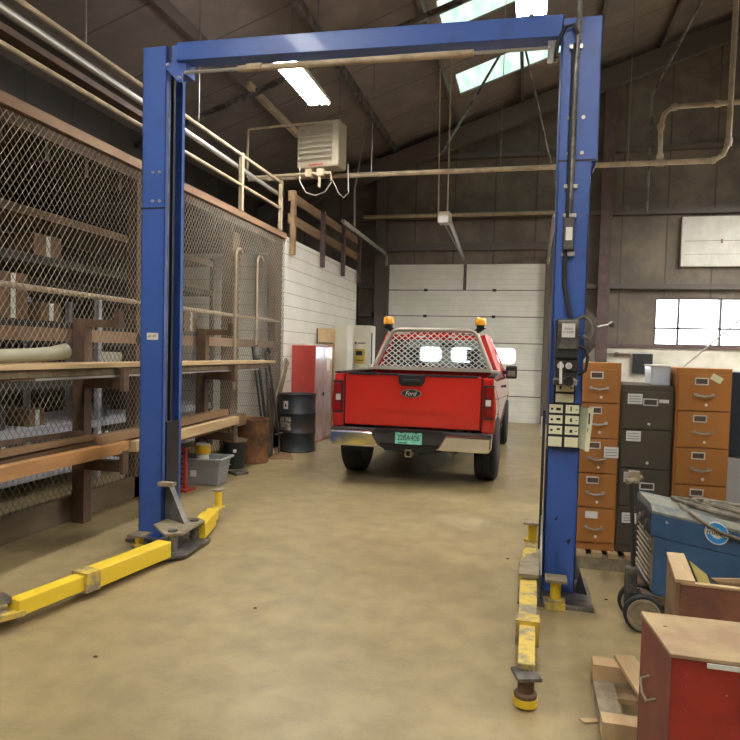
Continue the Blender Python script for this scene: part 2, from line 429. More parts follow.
# deck over the cage
mb = MB().box(XL, -4.0, 2.0, 9.81, 3.24, 3.28)
for k in range(16): mb.box(XL, -4.0, 2.2+.5*k, 2.25+.5*k, 3.08, 3.24)
struct('ceiling_deck', mb, mat('dark_deck_timber', (.075, .055, .042), .8, var=(.05, .038, .03), vs=4))
mb = MB().box(-3.94, -3.82, 2.0, 9.80, 3.305, 3.39)
struct('trim_deck_edge', mb, M_edge)

# ============================================================ LAMPS
def fixture(y0, y1, x, z, label, tilt=0):
    t = thing('hanging_light', label, 'ceiling light', (x, (y0+y1)/2, z), 0, 'hanging fluorescent lights')
    L = (y1-y0)/2
    mb = MB().box(x-.15, x+.15, (y0+y1)/2-L, (y0+y1)/2+L, z+.0, z+.06)
    obj('housing', mb, M_white, t)
    for s in (-1, 1):
        obj('light_panel', MB().box(x+s*.082-.058, x+s*.082+.058, (y0+y1)/2-L+.02, (y0+y1)/2+L-.02, z-.025, z-.002), M_tube, t)
    for k in (y0+.15, y1-.15):
        obj('hanger_rod', MB().tube([(x, k, z+.05), (x, k, roofz(x)-.0)], .006, 5), M_greysteel, t)
    return t
fixture(7.45, 8.8, -2.98, 5.0, 'twin-panel hanging fluorescent light above the blue crossbar, left of the hanging heater')
fixture(5.55, 6.9, -.11, 5.0, 'twin-panel hanging light at the top edge between the two green skylights')
fixture(1.2, 2.55, -2.98, 5.0, 'unseen hanging light over the open floor before the left lift post')  # fixtures from here down are out of view, presumed to light the hall
fixture(.2, 1.55, .9, 5.0, 'unseen hanging light over the floor nearest the viewer')
fixture(-3.5, -2.15, -1.2, 5.0, 'unseen hanging light behind the viewer towards the front wall')
fixture(3.2, 4.55, 4.2, 5.0, 'unseen hanging light over the storage side to the right')
fixture(9.2, 10.55, 5.2, 5.0, 'unseen hanging light far right near the windowed wall')
fixture(11.2, 12.55, 4.7, 5.0, 'added hanging light brightening the windowed far end, outside the frame')  # this and the fixtures below are unseen, added to brighten the far end
fixture(8.9, 10.25, 7.2, 5.0, 'added fill light deep on the right side, outside the frame')
fixture(11.0, 12.35, 6.2, 5.0, 'added fill light second from the windowed wall on the right side, outside the frame')
fixture(12.9, 14.25, 7.2, 5.0, 'added unseen fill light in the far right corner of the hall')

# ============================================================ CHAIN LINK FENCE
F = thing('chain_link_fence', 'tall rusty chain link fence with tan wooden top rail along the left side', 'fence', (-3.88, 6.0, 0))
mb = MB(); FX = -3.84; y0, y1, z0, z1 = 2.2, 9.78, .22, 3.28
PW = .063; hgt = z1-z0
def clipline(y, s, off):
    # from (y, z0) going up with slope 1/s : y = y + s*(z-z0)
    ya, za, yb, zb = y, z0, y+s*hgt*.72, z1
    def cut(yy, ya, za, yb, zb): t = (yy-ya)/(yb-ya); return yy, za+(zb-za)*t
    if min(ya, yb) > y1 or max(ya, yb) < y0: return
    if ya < y0: ya, za = cut(y0, ya, za, yb, zb)
    if yb < y0: yb, zb = cut(y0, ya, za, yb, zb)
    if ya > y1: ya, za = cut(y1, ya, za, yb, zb)
    if yb > y1: yb, zb = cut(y1, ya, za, yb, zb)
    mb.tube([(FX+off, ya, za), (FX+off, yb, zb)], .0030, 4, cap=False)
k = y0 - hgt
while k < y1 + hgt:
    clipline(k, 1, .0035); clipline(k, -1, -.0035); k += PW
obj('wire_mesh', mb, M_wire, F)
for y in (2.3, 5.86, 9.6):
    obj('fence_post', MB().box(-3.97, -3.86, y-.05 - .1*(y > 9), y+.05+.08*(y > 9), 0, 3.28), M_rust, F)
obj('fence_post', MB().box(-4.02, -3.87, 7.98, 8.2, 0, 3.1), M_rust, F)
obj('middle_rail', MB().box(-3.93, -3.86, 2.2, 9.72, 1.57, 1.68), M_edge, F)
obj('upper_rail', MB().tube([(-3.88, 2.2, 1.99), (-3.88, 9.7, 1.99)], .025, 8), M_railp, F)
obj('top_strip', MB().box(-3.90, -3.865, 2.2, 9.74, 3.20, 3.30), M_rust, F)
obj('kerb_board', MB().box(-3.92, -3.86, 2.2, 9.7, 0, .22), M_kerb, F)
for yy in (7.93, 8.62):       # bent pipe ends hooked on the mesh
    obj('hook_pipe', MB().tube([(-3.8, yy, 1.0), (-3.8, yy, 2.78), (-3.8, yy+.04, 2.86), (-3.8, yy+.14, 2.88), (-3.8, yy+.2, 2.82)], .018, 6), M_railp, F)

# railing of the deck: two round rails
Rg = thing('pipe_railing', 'thin tan pipe guard railing with two rails above the chain link cage', 'railing', (-3.88, 6, 3.42))
for z in (4.16, 3.76): obj('rail', MB().tube([(-3.88, 2.0, z), (-3.88, 9.72, z)], .022, 8), M_railp, Rg)
for y in (2.3, 8.23, 9.66): obj('post', MB().box(-3.905, -3.855, y-.03, y+.03, 3.42, 4.19), M_railp, Rg)
Wr = thing('wooden_railing', 'brown wooden plank railing on top of the white office block', 'railing', (-3.83, 12, 3.36))
for z in (4.02, 3.66): obj('plank_rail', MB().box(-3.85, -3.81, 9.9, 14.2, z-.075, z+.075), M_wood2, Wr)
for y in (9.95, 11.5, 12.85, 14.1): obj('post', MB().box(-3.81, -3.74, y-.045, y+.045, 3.08, 4.1), M_wood2 if y < 10 else M_steel_dk, Wr)
# conduits under the roof along the left
solo('conduit_pipe', MB().tube([(-3.95, 1.5, 4.09), (-3.95, 9.7, 4.0)], .035, 10), M_galv, 'grey galvanised pipe running along the left just below the upper tan rail', 'pipe')
mb = MB().beam((-4.25, 1.5, 4.08), (-4.25, 7.0, 4.05), .16, .06)
solo('flat_beam', mb, M_rust, 'dull brown flat beam under the grey pipe at upper left', 'beam')
solo('hanger_wire', MB().tube([(-3.88, 5.05, 4.18), (-3.88, 5.05, roofz(-3.88))], .006, 5), M_greysteel, 'thin hanger wire from roof to top rail, left of the left lift post', 'wire')
solo('hanger_wire', MB().tube([(-3.88, 7.05, 4.18), (-3.88, 7.05, roofz(-3.88))], .006, 5), M_greysteel, 'thin hanger wire from roof to top rail, just right of the left lift post', 'wire')

# ============================================================ SHELVING BEHIND THE FENCE
Sh = thing('storage_shelving', 'long open storage shelving behind the chain link fence with pale shelves', 'shelving', (-5.3, 6, 0))
for z, m_ in ((.19, M_shelf), (.64, M_shelf), (1.12, M_dark), (1.74, M_dark), (2.40, M_dark), (2.86, M_edge)):
    obj('shelf', MB().box(-5.9, -4.88, 3.0, 9.4, z-.045, z+.045), m_, Sh)
for y in (3.0, 4.85, 6.62, 7.35, 9.4):
    for x in (-4.9, -5.88): obj('upright', MB().box(x-.03, x+.03, y-.03, y+.03, 0, 2.1 if y in (6.62, 7.35) else 2.95), M_shelf if y in (6.62, 7.35) else M_dark, Sh)
boxes = [(4.9,1.785,.42,.34,M_cardb,'brown cardboard box on the rust-coloured shelf, leftmost behind the fence'),
 (5.42,1.785,.40,.46,M_cardb,'taller brown cardboard box beside the leftmost one behind the fence'),
 (5.95,1.785,.3,.2,M_cardb,'small flat cardboard box behind the bracket post on the rust shelf'),
 (5.6,1.165,.42,.22,M_woodo,'orange wooden crate on the dark shelf behind the fence'),
 (4.95,1.165,.3,.3,M_dark,'dark carton left of the orange crate behind the fence'),
 (5.15,.685,.36,.26,M_dark,'dark box on the upper pale shelf behind the fence'),
 (5.75,.685,.22,.18,M_cardb,'small tan box on the upper pale shelf behind the fence'),
 (7.0,1.165,.4,.3,M_cream,'cream carton behind the left lift post'),
 (8.3,1.165,.4,.36,M_cardb,'cardboard box on the dark shelf right of the left lift post'),
 (8.9,1.785,.4,.3,M_cardb,'cardboard box high behind the fence right of the left lift post'),
 (7.9,.685,.4,.25,M_dark,'dark box on the pale shelf right of the left lift post'),
 (4.4,2.445,.5,.3,M_dark,'dark carton on the highest loaded shelf behind the fence'),
 (5.9,2.445,.4,.24,M_cardb,'brown carton on the highest loaded shelf behind the fence'),
 (5.3,.235,.5,.3,M_dark,'dark case on the lowest pale shelf behind the fence'),
 (6.9,.235,.4,.28,M_dark,'dark case on the lowest shelf beside the left lift post')]
for y, z, w_, h_, m_, lb in boxes:
    mb = MB().box(-5.5, -4.98, y-w_/2, y+w_/2, z, z+h_)
    t = thing('storage_box', lb, 'box', (-5.24, y, z), 0, 'boxes on the shelving')
    obj('carton', mb, m_, t, bevel=.006); obj('tape', MB().box(-4.979, -4.976, y-.03, y+.03, z+.01, z+h_-.01), M_pale, t)

# ============================================================ LUMBER RACK
def rack_post(y, lab):
    t = thing('rack_post', lab, 'rack', (-3.74, y, 0), 0, 'steel rack posts')
    obj('upright', MB().box(-3.82, -3.70, y-.05, y+.05, 0, 1.77), M_rust, t, bevel=.004)
    obj('top_arm', MB().box(-3.70, -3.42, y-.035, y+.035, 1.70, 1.765), M_rust, t)
    obj('end_stop', MB().box(-3.43, -3.38, y-.03, y+.03, 1.69, 1.84), M_rust, t)
    for z in (1.27, .56):
        obj('arm', MB().box(-3.70, -3.36, y-.04, y+.04, z-.09, z), M_rust, t)
        obj('end_stop', MB().box(-3.36, -3.325, y-.035, y+.035, z-.11, z+.09), M_rust, t)
    return t
rack_post(4.87, 'rust-brown steel rack post before the fence left of the left lift post')
rack_post(7.0, 'rust-brown steel rack post before the fence right of the left lift post')
rack_post(2.5, 'rust-brown steel rack post at the near end of the fence, beyond the frame')
def plank(a, b, w_, h_, m_, lab, name='plank', cat='plank', grp='lumber on the rack'):
    c = (Vector(a)+Vector(b))/2
    return solo(name, MB().beam(a, b, w_, h_), m_, lab, cat, loc=c, group=grp)
plank((-3.42, 1.5, 1.383), (-3.42, 8.25, 1.383), .15, .035, M_wood, 'long pale plank lying on top of the upper rack arms')
plank((-3.60, 1.5, 1.383), (-3.60, 8.0, 1.383), .16, .035, M_wood, 'pale plank behind the topmost one, next to the fence')
plank((-3.45, 1.5, 1.33), (-3.45, 8.1, 1.33), .10, .05, M_dusty, 'dull brown plank under the pale top plank of the upper rack')
plank((-3.56, 1.5, 1.32), (-3.56, 7.9, 1.32), .07, .07, M_rust, 'rusty bar under the pale planks of the upper rack', 'steel_bar', 'bar')
plank((-3.395, 3.9, 1.29), (-3.395, 7.8, 1.29), .016, .016, M_galv, 'thin bright steel rod along the front of the upper rack', 'steel_rod', 'rod')
# lower rack
plank((-3.38, 2.2, .68), (-3.38, 4.93, .68), .09, .095, M_woodo, 'reddish orange timber on the lower rack arms, nearest the viewer')
plank((-3.37, 5.02, .665), (-3.37, 7.1, .70), .09, .09, M_wood, 'pale timber beam on the lower rack right of the near bracket')
plank((-3.52, 5.0, .64), (-3.52, 7.6, .66), .12, .14, M_wood2, 'thick brown timber behind the pale beam on the lower rack')
plank((-3.52, 1.8, .68), (-3.50, 4.75, .74), .09, .05, M_wood2, 'long weathered board slanting up on the lower rack, left end')
plank((-3.58, 1.8, .60), (-3.56, 4.95, .62), .10, .06, M_wood, 'pale board low behind the orange timber')
solo('square_tube', MB().beam((-3.43, 4.62, .765), (-3.47, 7.0, .80), .11, .07), M_wood2,
     'square steel tube with open dark end on the lower rack', 'tube', loc=(-3.44, 5.8, .8), group='lumber on the rack')
plank((-3.52, 1.8, .895), (-3.52, 4.55, .835), .035, .035, M_rust, 'rusty pipe along the fence above the orange timber', 'steel_bar', 'bar')
plank((-3.46, 1.8, .80), (-3.44, 4.58, .80), .06, .045, M_wood2, 'brown steel channel slanting just above the orange timber', 'steel_bar', 'bar')
# flexible duct on the rack
pts = [(-3.5, 1.6, 1.455)] + [(-3.48, 1.6+.3*i, 1.455+.01*math.sin(i*.7)) for i in range(1, 7)] + [(-3.46, 3.98, 1.465), (-3.44, 4.12, 1.475), (-3.43, 4.25, 1.495)]
t = thing('flexible_duct', 'grey-green flexible duct hose lying on the upper planks, far left', 'hose', (-3.48, 3, 1.41))
obj('hose', MB().tube(pts, [.050]*(len(pts)-3)+[.050, .054, .062], 16), M_hose, t, smooth=True)
obj('dark_opening', MB().tube([(-3.43, 4.245, 1.495), (-3.43, 4.256, 1.495)], .052, 16), M_dusty, t)

# ============================================================ TWO POST LIFT
LIFT = thing('two_post_lift', 'tall blue two-post car lift with crossbar and yellow swing arms', 'car lift', (-1.3, 4.5, 0))
def column(xo, y0, y1, s, zt, name, w_=.222):
    """C-channel column: closed web at xo (outer), open to the inside (direction s)"""
    mb = MB(); t = .012
    xi = xo + s*w_
    mb.box(min(xo, xo+s*t), max(xo, xo+s*t), y0, y1, .02, zt)                    # web
    mb.box(min(xo, xi), max(xo, xi), y0, y0+t, .02, zt)                          # face to the camera
    mb.box(min(xo, xi), max(xo, xi), y1-t, y1, .02, zt)
    for ya, yb in ((y0, y0+.045), (y1-.045, y1)):
        mb.box(min(xi, xi-s*t), max(xi, xi-s*t), ya, yb, .02, zt)                # lips
    c = obj(name, mb, M_blue, LIFT, bevel=.004)
    mb = MB().box(min(xo+s*.02, xo+s*.06), max(xo+s*.02, xo+s*.06), y0+.03, y1-.03, .02, zt-.05)
    obj('channel_dark_sheet', mb, M_blue_in, LIFT)  # black sheet that darkens the inside of the open channel
    return xi
LY0, LY1 = 4.57, 4.86; RY0, RY1 = 4.33, 4.62
lxi = column(-3.0, LY0, LY1, 1, 3.86, 'column', .205)
rxi = column(.330, RY0, RY1, -1, 2.79, 'column', .20)
obj('upper_sleeve', MB().box(.125, .366, RY0, RY0+.012, 2.78, 3.67).box(.354, .366, RY0, RY1, 2.78, 3.67).box(.125, .366, RY1-.012, RY1, 2.78, 3.67).box(.125, .137, RY0, RY0+.05, 2.78, 3.67), M_blue, LIFT, bevel=.004)
# splice seams, bolts
obj('splice_seam', MB().box(-3.004, -2.795, LY0-.004, LY0, 2.62, 2.632), M_blue_in, LIFT); obj('splice_seam', MB().box(.126, .356, RY0-.004, RY0, 2.78, 2.792), M_blue_in, LIFT)
for x in (-2.90, -2.84):
    for z in (2.68, 2.90): obj('bolt', MB().lathe((x, LY0-.012, z), [(.012, 0), (.012, .012)], 8, 'y'), M_galv, LIFT)
for x in (.19, .27):
    for z in (2.83, 2.70+.35): obj('bolt', MB().lathe((x, RY0-.012, z), [(.012, 0), (.012, .012)], 8, 'y'), M_galv, LIFT)
# base plates with gussets
for x0, x1, y0, y1, s in ((-3.05, -2.55, 4.47, 4.98, 1), (.09, .43, 4.10, 4.66, -1)):
    obj('base_plate', MB().box(x0, x1, y0, y1, 0, .03), M_rail, LIFT, bevel=.006)
obj('gusset', MB().prism([(.331, 4.34, .03), (.363, 4.34, .16), (.41, 4.32, .03), (.41, 4.32, .02)], (0, .01, 0)), M_blue_in, LIFT)
mb = MB().prism([(.332, 4.6, .02), (.332, 4.6, .24), (.41, 4.6, .02)], (0, .012, 0)); obj('gusset', mb, M_greysteel, LIFT)
# carriages and black rollers/chain inside the left channel
obj('carriage', MB().box(-2.92, -2.785, 4.62, 4.81, .1, .95), M_blue_in, LIFT)
obj('lift_cable', MB().tube([(-2.82, 4.66, .9), (-2.82, 4.66, 3.7)], .008, 6), M_greysteel, LIFT)
obj('chain', MB().box(-2.85, -2.83, 4.74, 4.77, .9, 3.75), M_blue_in, LIFT)
obj('carriage', MB().box(.125, .24, 4.38, 4.57, .1, .95), M_blue_in, LIFT)
obj('gusset', MB().prism([(-2.78, 4.60, .185), (-2.78, 4.60, .46), (-2.74, 4.58, .46), (-2.54, 4.48, .185)], (.01, .05, 0)), M_greysteel, LIFT)
obj('arm_lock', MB().box(-2.79, -2.66, 4.50, 4.56, .46, .49), M_dusty, LIFT)
# arm yokes
obj('arm_yoke', MB().prism([(-2.76, 4.40, .165), (-2.54, 4.20, .165), (-2.44, 4.26, .165), (-2.45, 4.64, .165), (-2.54, 4.70, .165), (-2.76, 4.60, .165)], (0, 0, .02)), M_dusty, LIFT, bevel=.004)
obj('arm_yoke', MB().prism([(-2.78, 4.35, .022), (-2.50, 4.10, .022), (-2.38, 4.20, .022), (-2.41, 4.66, .022), (-2.52, 4.74, .022), (-2.78, 4.66, .022)], (0, 0, .02)), M_rail, LIFT, bevel=.004)
obj('pivot_pin', MB().lathe((-2.52, 4.28, .03), [(.035, 0), (.035, .165)], 16), M_rail, LIFT); obj('pivot_pin', MB().lathe((-2.52, 4.60, .03), [(.035, 0), (.035, .165)], 16), M_rail, LIFT)
# left front arm (long, towards the viewer)
A0 = Vector((-2.50, 4.14, .10)); A1 = Vector((-2.60, 3.42, .105)); A2 = Vector((-2.68, 2.92, .11)); A3 = Vector((-2.76, 2.66, .105))
def pad_parts(p, z, arm, hgt=.1, pw=.065):
    x, y = p
    obj('pad_stem', MB().lathe((x, y, z), [(.032, 0), (.032, hgt)], 16), M_yel, arm, smooth=True)
    obj('pad_collar', MB().lathe((x, y, z), [(.0, 0), (.06, 0), (.06, .018), (0, .018)], 8), M_yelworn, arm)
    obj('pad_plate', MB().box(x-pw, x+pw, y-pw, y+pw, z+hgt, z+hgt+.015), M_dusty, arm)
def arm(name, pts, ws, m_):
    o = obj(name, MB().beam(pts[0], pts[1], ws[0], ws[0]), m_, LIFT, bevel=.006)
    obj('arm_extension', MB().beam(pts[1]-(pts[1]-pts[0]).normalized()*.15, pts[2], ws[1], ws[1]), m_, o, bevel=.005)
    return o
a = arm('swing_arm', [A0, A1, A2], (.115, .09), M_yel)
obj('arm_collar', MB().beam(A1+Vector((.01, .05, 0)), A1-Vector((.012, .05, 0)), .13, .12), M_yelworn, a)
obj('arm_tip', MB().beam(A2+Vector((.01, .04, -.03)), A3, .11, .03).lathe((A3.x, A3.y, .07), [(.07, 0), (.07, .035)], 16), M_yelworn, a)
obj('tip_plate', MB().beam(A2+Vector((-.05, .02, .045)), A3+Vector((-.1, .02, .045)), .10, .03), M_rail, a)
# left rear arm
B0 = Vector((-2.50, 4.62, .10)); B1 = Vector((-2.60, 5.0, .10)); B2 = Vector((-2.65, 5.16, .10))
b_ = arm('swing_arm', [B0, B1, B2], (.12, .095), M_yel)
obj('arm_tip', MB().beam(B2, Vector((-2.69, 5.33, .10)), .08, .05), M_yelworn, b_)
pad_parts((-2.69, 5.34), .11, b_, .15, .04)
# spare adapters
ad = thing('pad_adapter', 'yellow lift pad adapter with dusty plate standing behind the long left swing arm', 'lift pad adapter', (-2.865, 4.38, 0), 0, 'lift pad adapters')
pad_parts((-2.865, 4.38), 0.02, ad, .075)
ad2 = thing('pad_adapter', 'yellow lift pad adapter standing on the base plate before the right lift post', 'lift pad adapter', (.205, 4.12, 0), 0, 'lift pad adapters')
obj('foot_block', MB().box(.135, .265, 4.07, 4.18, 0, .045), M_yelworn, ad2, bevel=.005)
pad_parts((.205, 4.12), .045, ad2, .13)
# right arms
obj('arm_yoke', MB().prism([(.12, 4.35, .20), (.12, 4.55, .20), (.03, 4.42, .20), (-.02, 4.25, .20), (-.02, 4.02, .20), (.10, 4.02, .20)], (0, 0, .025)), M_dusty, LIFT, bevel=.004)
obj('arm_yoke', MB().prism([(.12, 4.35, .04), (.12, 4.55, .04), (.03, 4.42, .04), (-.02, 4.25, .04), (-.02, 4.0, .04), (.11, 4.0, .04)], (0, 0, .02)), M_rail, LIFT, bevel=.004)
obj('arm_restraint', MB().prism([(.105, 4.02, .23), (.105, 4.35, .23), (.105, 4.35, .55)], (.012, 0, 0)), M_greysteel, LIFT)
C0 = Vector((.04, 4.05, .14)); C1 = Vector((.036, 3.45, .14)); C2 = Vector((.034, 2.93, .14))
c_ = arm('swing_arm', [C0, C1, C2], (.098, .078), M_yelworn)
obj('arm_collar', MB().box(-.022, .096, 3.36, 3.46, .07, .20), M_yelworn, c_)
obj('pad_stem', MB().lathe((.034, 2.90, .02), [(.0, 0), (.05, 0), (.05, .045), (.036, .05), (.036, .10), (.045, .11), (.045, .12)], 20), [M_rust], c_, smooth=True)
obj('pad_collar', MB().lathe((.034, 2.90, .015), [(.0, 0), (.053, 0), (.053, .035), (0, .035)], 20), M_yel, c_)
mb = MB().box(-.053, .053, -.058, .058, 0, .014); mb.xf(Matrix.Translation((.034, 2.90, .14)) @ Matrix.Rotation(.3, 4, 'Z')); obj('pad_plate', mb, M_rail, c_)
D0 = Vector((.03, 4.30, .13)); D1 = Vector((.05, 4.7, .13)); D2 = Vector((.06, 4.95, .13))
d_ = arm('swing_arm', [D0, D1, D2], (.10, .08), M_yelworn)
pad_parts((.065, 4.98), .16, d_, .14)
# crossbar, spreader brackets, equalising shaft
XB0 = Vector((-2.72, 4.66, 3.82)); XB1 = Vector((.13, 4.42, 3.64))
obj('crossbar', MB().beam(XB0, XB1, .14, .135), M_blue, LIFT, bevel=.004)
mb = MB().box(-2.78, -2.66, 4.62, 4.76, 3.66, 3.88)
obj('crossbar_bracket', mb, M_blue, LIFT)
obj('cable_bracket', MB().prism([(-2.80, 4.55, 3.69), (-2.77, 4.55, 3.73), (-2.65, 4.55, 3.64), (-2.65, 4.55, 3.57), (-2.68, 4.55, 3.57)], (0, .02, 0)), M_blue, LIFT)
obj('bracket_bolts', MB().lathe((-2.77, 4.535, 3.70), [(.011, 0), (.016, .02)], 10, 'y').lathe((-2.67, 4.535, 3.60), [(.011, 0), (.016, .02)], 10, 'y').lathe((-3.01, 4.6, 3.80), [(.015, 0), (.015, .02)], 10, 'x'), M_galv, LIFT)
sp = Vector((-2.62, 4.54, 3.63)); ep = Vector((.05, 4.34, 3.50))
obj('shutoff_bar', MB().tube([sp.lerp(ep, .17), sp.lerp(ep, .82)], .023, 12), M_railp, LIFT, smooth=True)
obj('shutoff_rod', MB().tube([sp, sp.lerp(ep, .18)], .013, 8), M_galv, LIFT); obj('shutoff_rod', MB().tube([sp.lerp(ep, .82), ep], .012, 8), M_galv, LIFT)
obj('bar_joint', MB().tube([sp.lerp(ep, .20)+Vector((0,-.01,0)), sp.lerp(ep, .245)+Vector((0,-.01,0))], .030, 8), M_railp, LIFT)
mb = MB().box(.04, .10, 4.33, 4.37, 3.40, 3.54); obj('limit_switch', mb, M_rail, LIFT)
# hydraulic hose / conduit on the right column
obj('conduit', MB().tube([(.21, 4.31, 4.6), (.225, 4.31, 3.62), (.215, 4.31, 3.3), (.215, 4.31, 2.45)], .016, 8), M_rail, LIFT)
obj('hose_loop', MB().tube([(.09, 4.30, 3.42), (.10, 4.30, 3.52), (.14, 4.30, 3.60), (.19, 4.30, 3.61), (.22, 4.30, 3.55)], .012, 8), M_rubber, LIFT)
obj('hose', MB().tube([(.200, 4.31, 3.5), (.198, 4.31, 2.46), (.19, 4.305, 2.30), (.195, 4.305, 2.0), (.22, 4.30, 1.88), (.24, 4.29, 1.79)], .014, 8), M_rubber, LIFT)
mb = MB().box(.175, .24, 4.275, 4.33, 2.22, 2.42); ib = obj('inline_plug', mb, M_rail, LIFT, bevel=.006)
obj('plug_label', MB().box(.19, .23, 4.271, 4.2751, 2.28, 2.36), M_pale, ib)
for z in (2.2, 2.44, 2.62, 3.48): obj('hose_clamp', MB().box(.17, .25, 4.30, 4.328, z-.012, z+.012), M_galv, LIFT)
# lock release plate and lever to the right of the column
mb = MB().prism([(.330, 4.38, 1.88), (.405, 4.38, 1.80), (.41, 4.38, 1.63), (.330, 4.38, 1.53)], (0, .12, 0)); lb_ = obj('lock_housing', mb, M_rail, LIFT)
lv = obj('lock_lever', MB().tube([(.41, 4.36, 1.745), (.48, 4.33, 1.76)], .007, 8), M_galv, LIFT)
obj('lever_knob', MB().lathe((.49, 4.33, 1.761), [(0, -.02), (.014, -.016), (.02, 0), (.014, .016), (0, .02)], 12, 'x'), M_rail, lv, smooth=True)
# power unit
PU = obj('power_unit', MB().box(.150, .290, 4.18, 4.33, 1.54, 1.785), M_trim, LIFT, bevel=.012)
obj('motor_top', MB().box(.162, .283, 4.165, 4.18, 1.60, 1.775), M_rail, PU, bevel=.003)
obj('rating_label', MB().box(.185, .262, 4.158, 4.166, 1.67, 1.755), M_pale, PU)
text('rating_text', 'WARNING\nLIFT POWER', M_ink, PU, (.2235, 4.1575, 1.712), (1,0,0), (0,0,1), .035, .06)
obj('hose_loop', MB().tube([(.275, 4.2, 1.78), (.31, 4.2, 1.80), (.35, 4.2, 1.77), (.365, 4.2, 1.71), (.345, 4.2, 1.665), (.31, 4.2, 1.68)], .011, 8), M_cable, PU, smooth=True)
obj('hose_loop', MB().tube([(.285, 4.2, 1.62), (.33, 4.2, 1.60), (.345, 4.2, 1.55), (.335, 4.2, 1.47), (.29, 4.2, 1.44)], .010, 8), M_rubber, PU, smooth=True)
obj('valve_block', MB().box(.152, .292, 4.20, 4.33, 1.46, 1.54).box(.155, .288, 4.21, 4.33, 1.40, 1.46), M_trim, PU, bevel=.006)
for x in (.185, .235): obj('port_ring', MB().lathe((x, 4.19, 1.495), [(.010, 0), (.010, .006), (.02, .006), (.02, 0)], 16, 'y'), M_pale, PU)
obj('release_handle', MB().tube([(.185, 4.17, 1.52), (.188, 4.15, 1.385)], .009, 8), M_white, PU)
obj('reservoir', MB().lathe((.218, 4.24, 1.375), [(0, 0), (.07, 0), (.075, .03), (.065, .045), (0, .045)], 24), M_rail, PU, smooth=True)
obj('knob', MB().lathe((.235, 4.17, 1.40), [(.03, -.015), (.03, .02)], 16, 'y'), M_black, PU)
# column trim: dark rubber guard
obj('door_guard', MB().box(.095, .112, 4.32, 4.36, .3, 1.2), M_rubber, LIFT)
# placards
def card(name, x0, x1, z0, z1, y, m_, par, marks):
    o = obj(name, MB().box(x0, x1, y, y+.004, z0, z1), m_, par)
    mb = MB()
    for (a, b, c, d) in marks:
        mb.box(x0+(x1-x0)*a, x0+(x1-x0)*b, y-.0012, y, z0+(z1-z0)*c, z0+(z1-z0)*d)
    if marks: obj('pictogram', mb, M_ink, o)
    return o
obj('placard_frame', MB().box(.128, .318, 4.300, 4.33, .97, 1.255), M_black, LIFT)
obj('upper_placard_frame', MB().box(.155, .285, 4.30, 4.33, 1.255, 1.385), M_black, LIFT)
row = [(.35, .6, .3, .8), (.12, .2, .4, .7), (.15, .9, -.16, -.04)]
for x0, x1 in ((.132, .215), (.232, .314)):
    for i, z in enumerate((1.193, 1.125, 1.057)):
        mk = [(.12, .3, .35, .6), (.5+.05*i, .85, .3+.1*i, .62+.05*i), (.1, .9, -.14, -.03)] if x0 < .2 else [(.35, .45+.05*i, .25, .8-.1*i), (.75, .9, .4, .5), (.1, .9, -.14, -.03)]
        card('placard', x0, x1, z, z+.053, 4.295, M_yellowcard, LIFT, mk)
    card('placard', x0, x1, .978, 1.04, 4.295, M_yellowcard, LIFT, [])
card('placard', .168, .277, 1.33, 1.38, 4.295, M_yellowcard, LIFT, [(.2, .32, .3, .75), (.8, .9, .4, .55), (.1, .95, -.2, -.05)])
card('placard', .168, .277, 1.262, 1.315, 4.295, M_yellowcard, LIFT, [])
hc = obj('hanging_placard', MB().prism([(.322, 4.32, 1.235), (.395, 4.30, 1.235), (.38, 4.30, .955), (.318, 4.32, .975)], (0, .004, 0)), M_greencard, LIFT)
obj('placard_edge', MB().prism([(.368, 4.306, 1.233), (.402, 4.298, 1.235), (.382, 4.298, .955), (.358, 4.306, .957)], (0, -.004, 0)), M_yellowcard, hc)
obj('placard_marks', MB().box(.372, .380, 4.292, 4.2945, 1.13, 1.2).box(.368, .376, 4.299, 4.3015, 1.08, 1.105), M_ink, hc)
sc_ = obj('side_card', MB().box(.085, .108, 4.36, 4.364, 1.03, 1.16), M_paper, LIFT)
obj('card_print', MB().box(.093, .103, 4.357, 4.3601, 1.09, 1.15), M_redcab, sc_)
sn = obj('name_sticker', MB().box(-2.94, -2.84, LY0-.002, LY0, 1.60, 1.655), M_paper, LIFT)
text('sticker_print', '@ LIFT', M_ink, sn, (-2.89, LY0-.003, 1.628), (1,0,0), (0,0,1), .022, .08)
obj('paint_scuffs', MB().prism([(.19, RY0-.001, .50), (.215, RY0-.001, .53), (.205, RY0-.001, .49)], (0, -.001, 0)).prism([(.245, RY0-.001, .355), (.30, RY0-.001, .385), (.285, RY0-.001, .34), (.27, RY0-.001, .365)], (0, -.001, 0)), M_ink, LIFT)

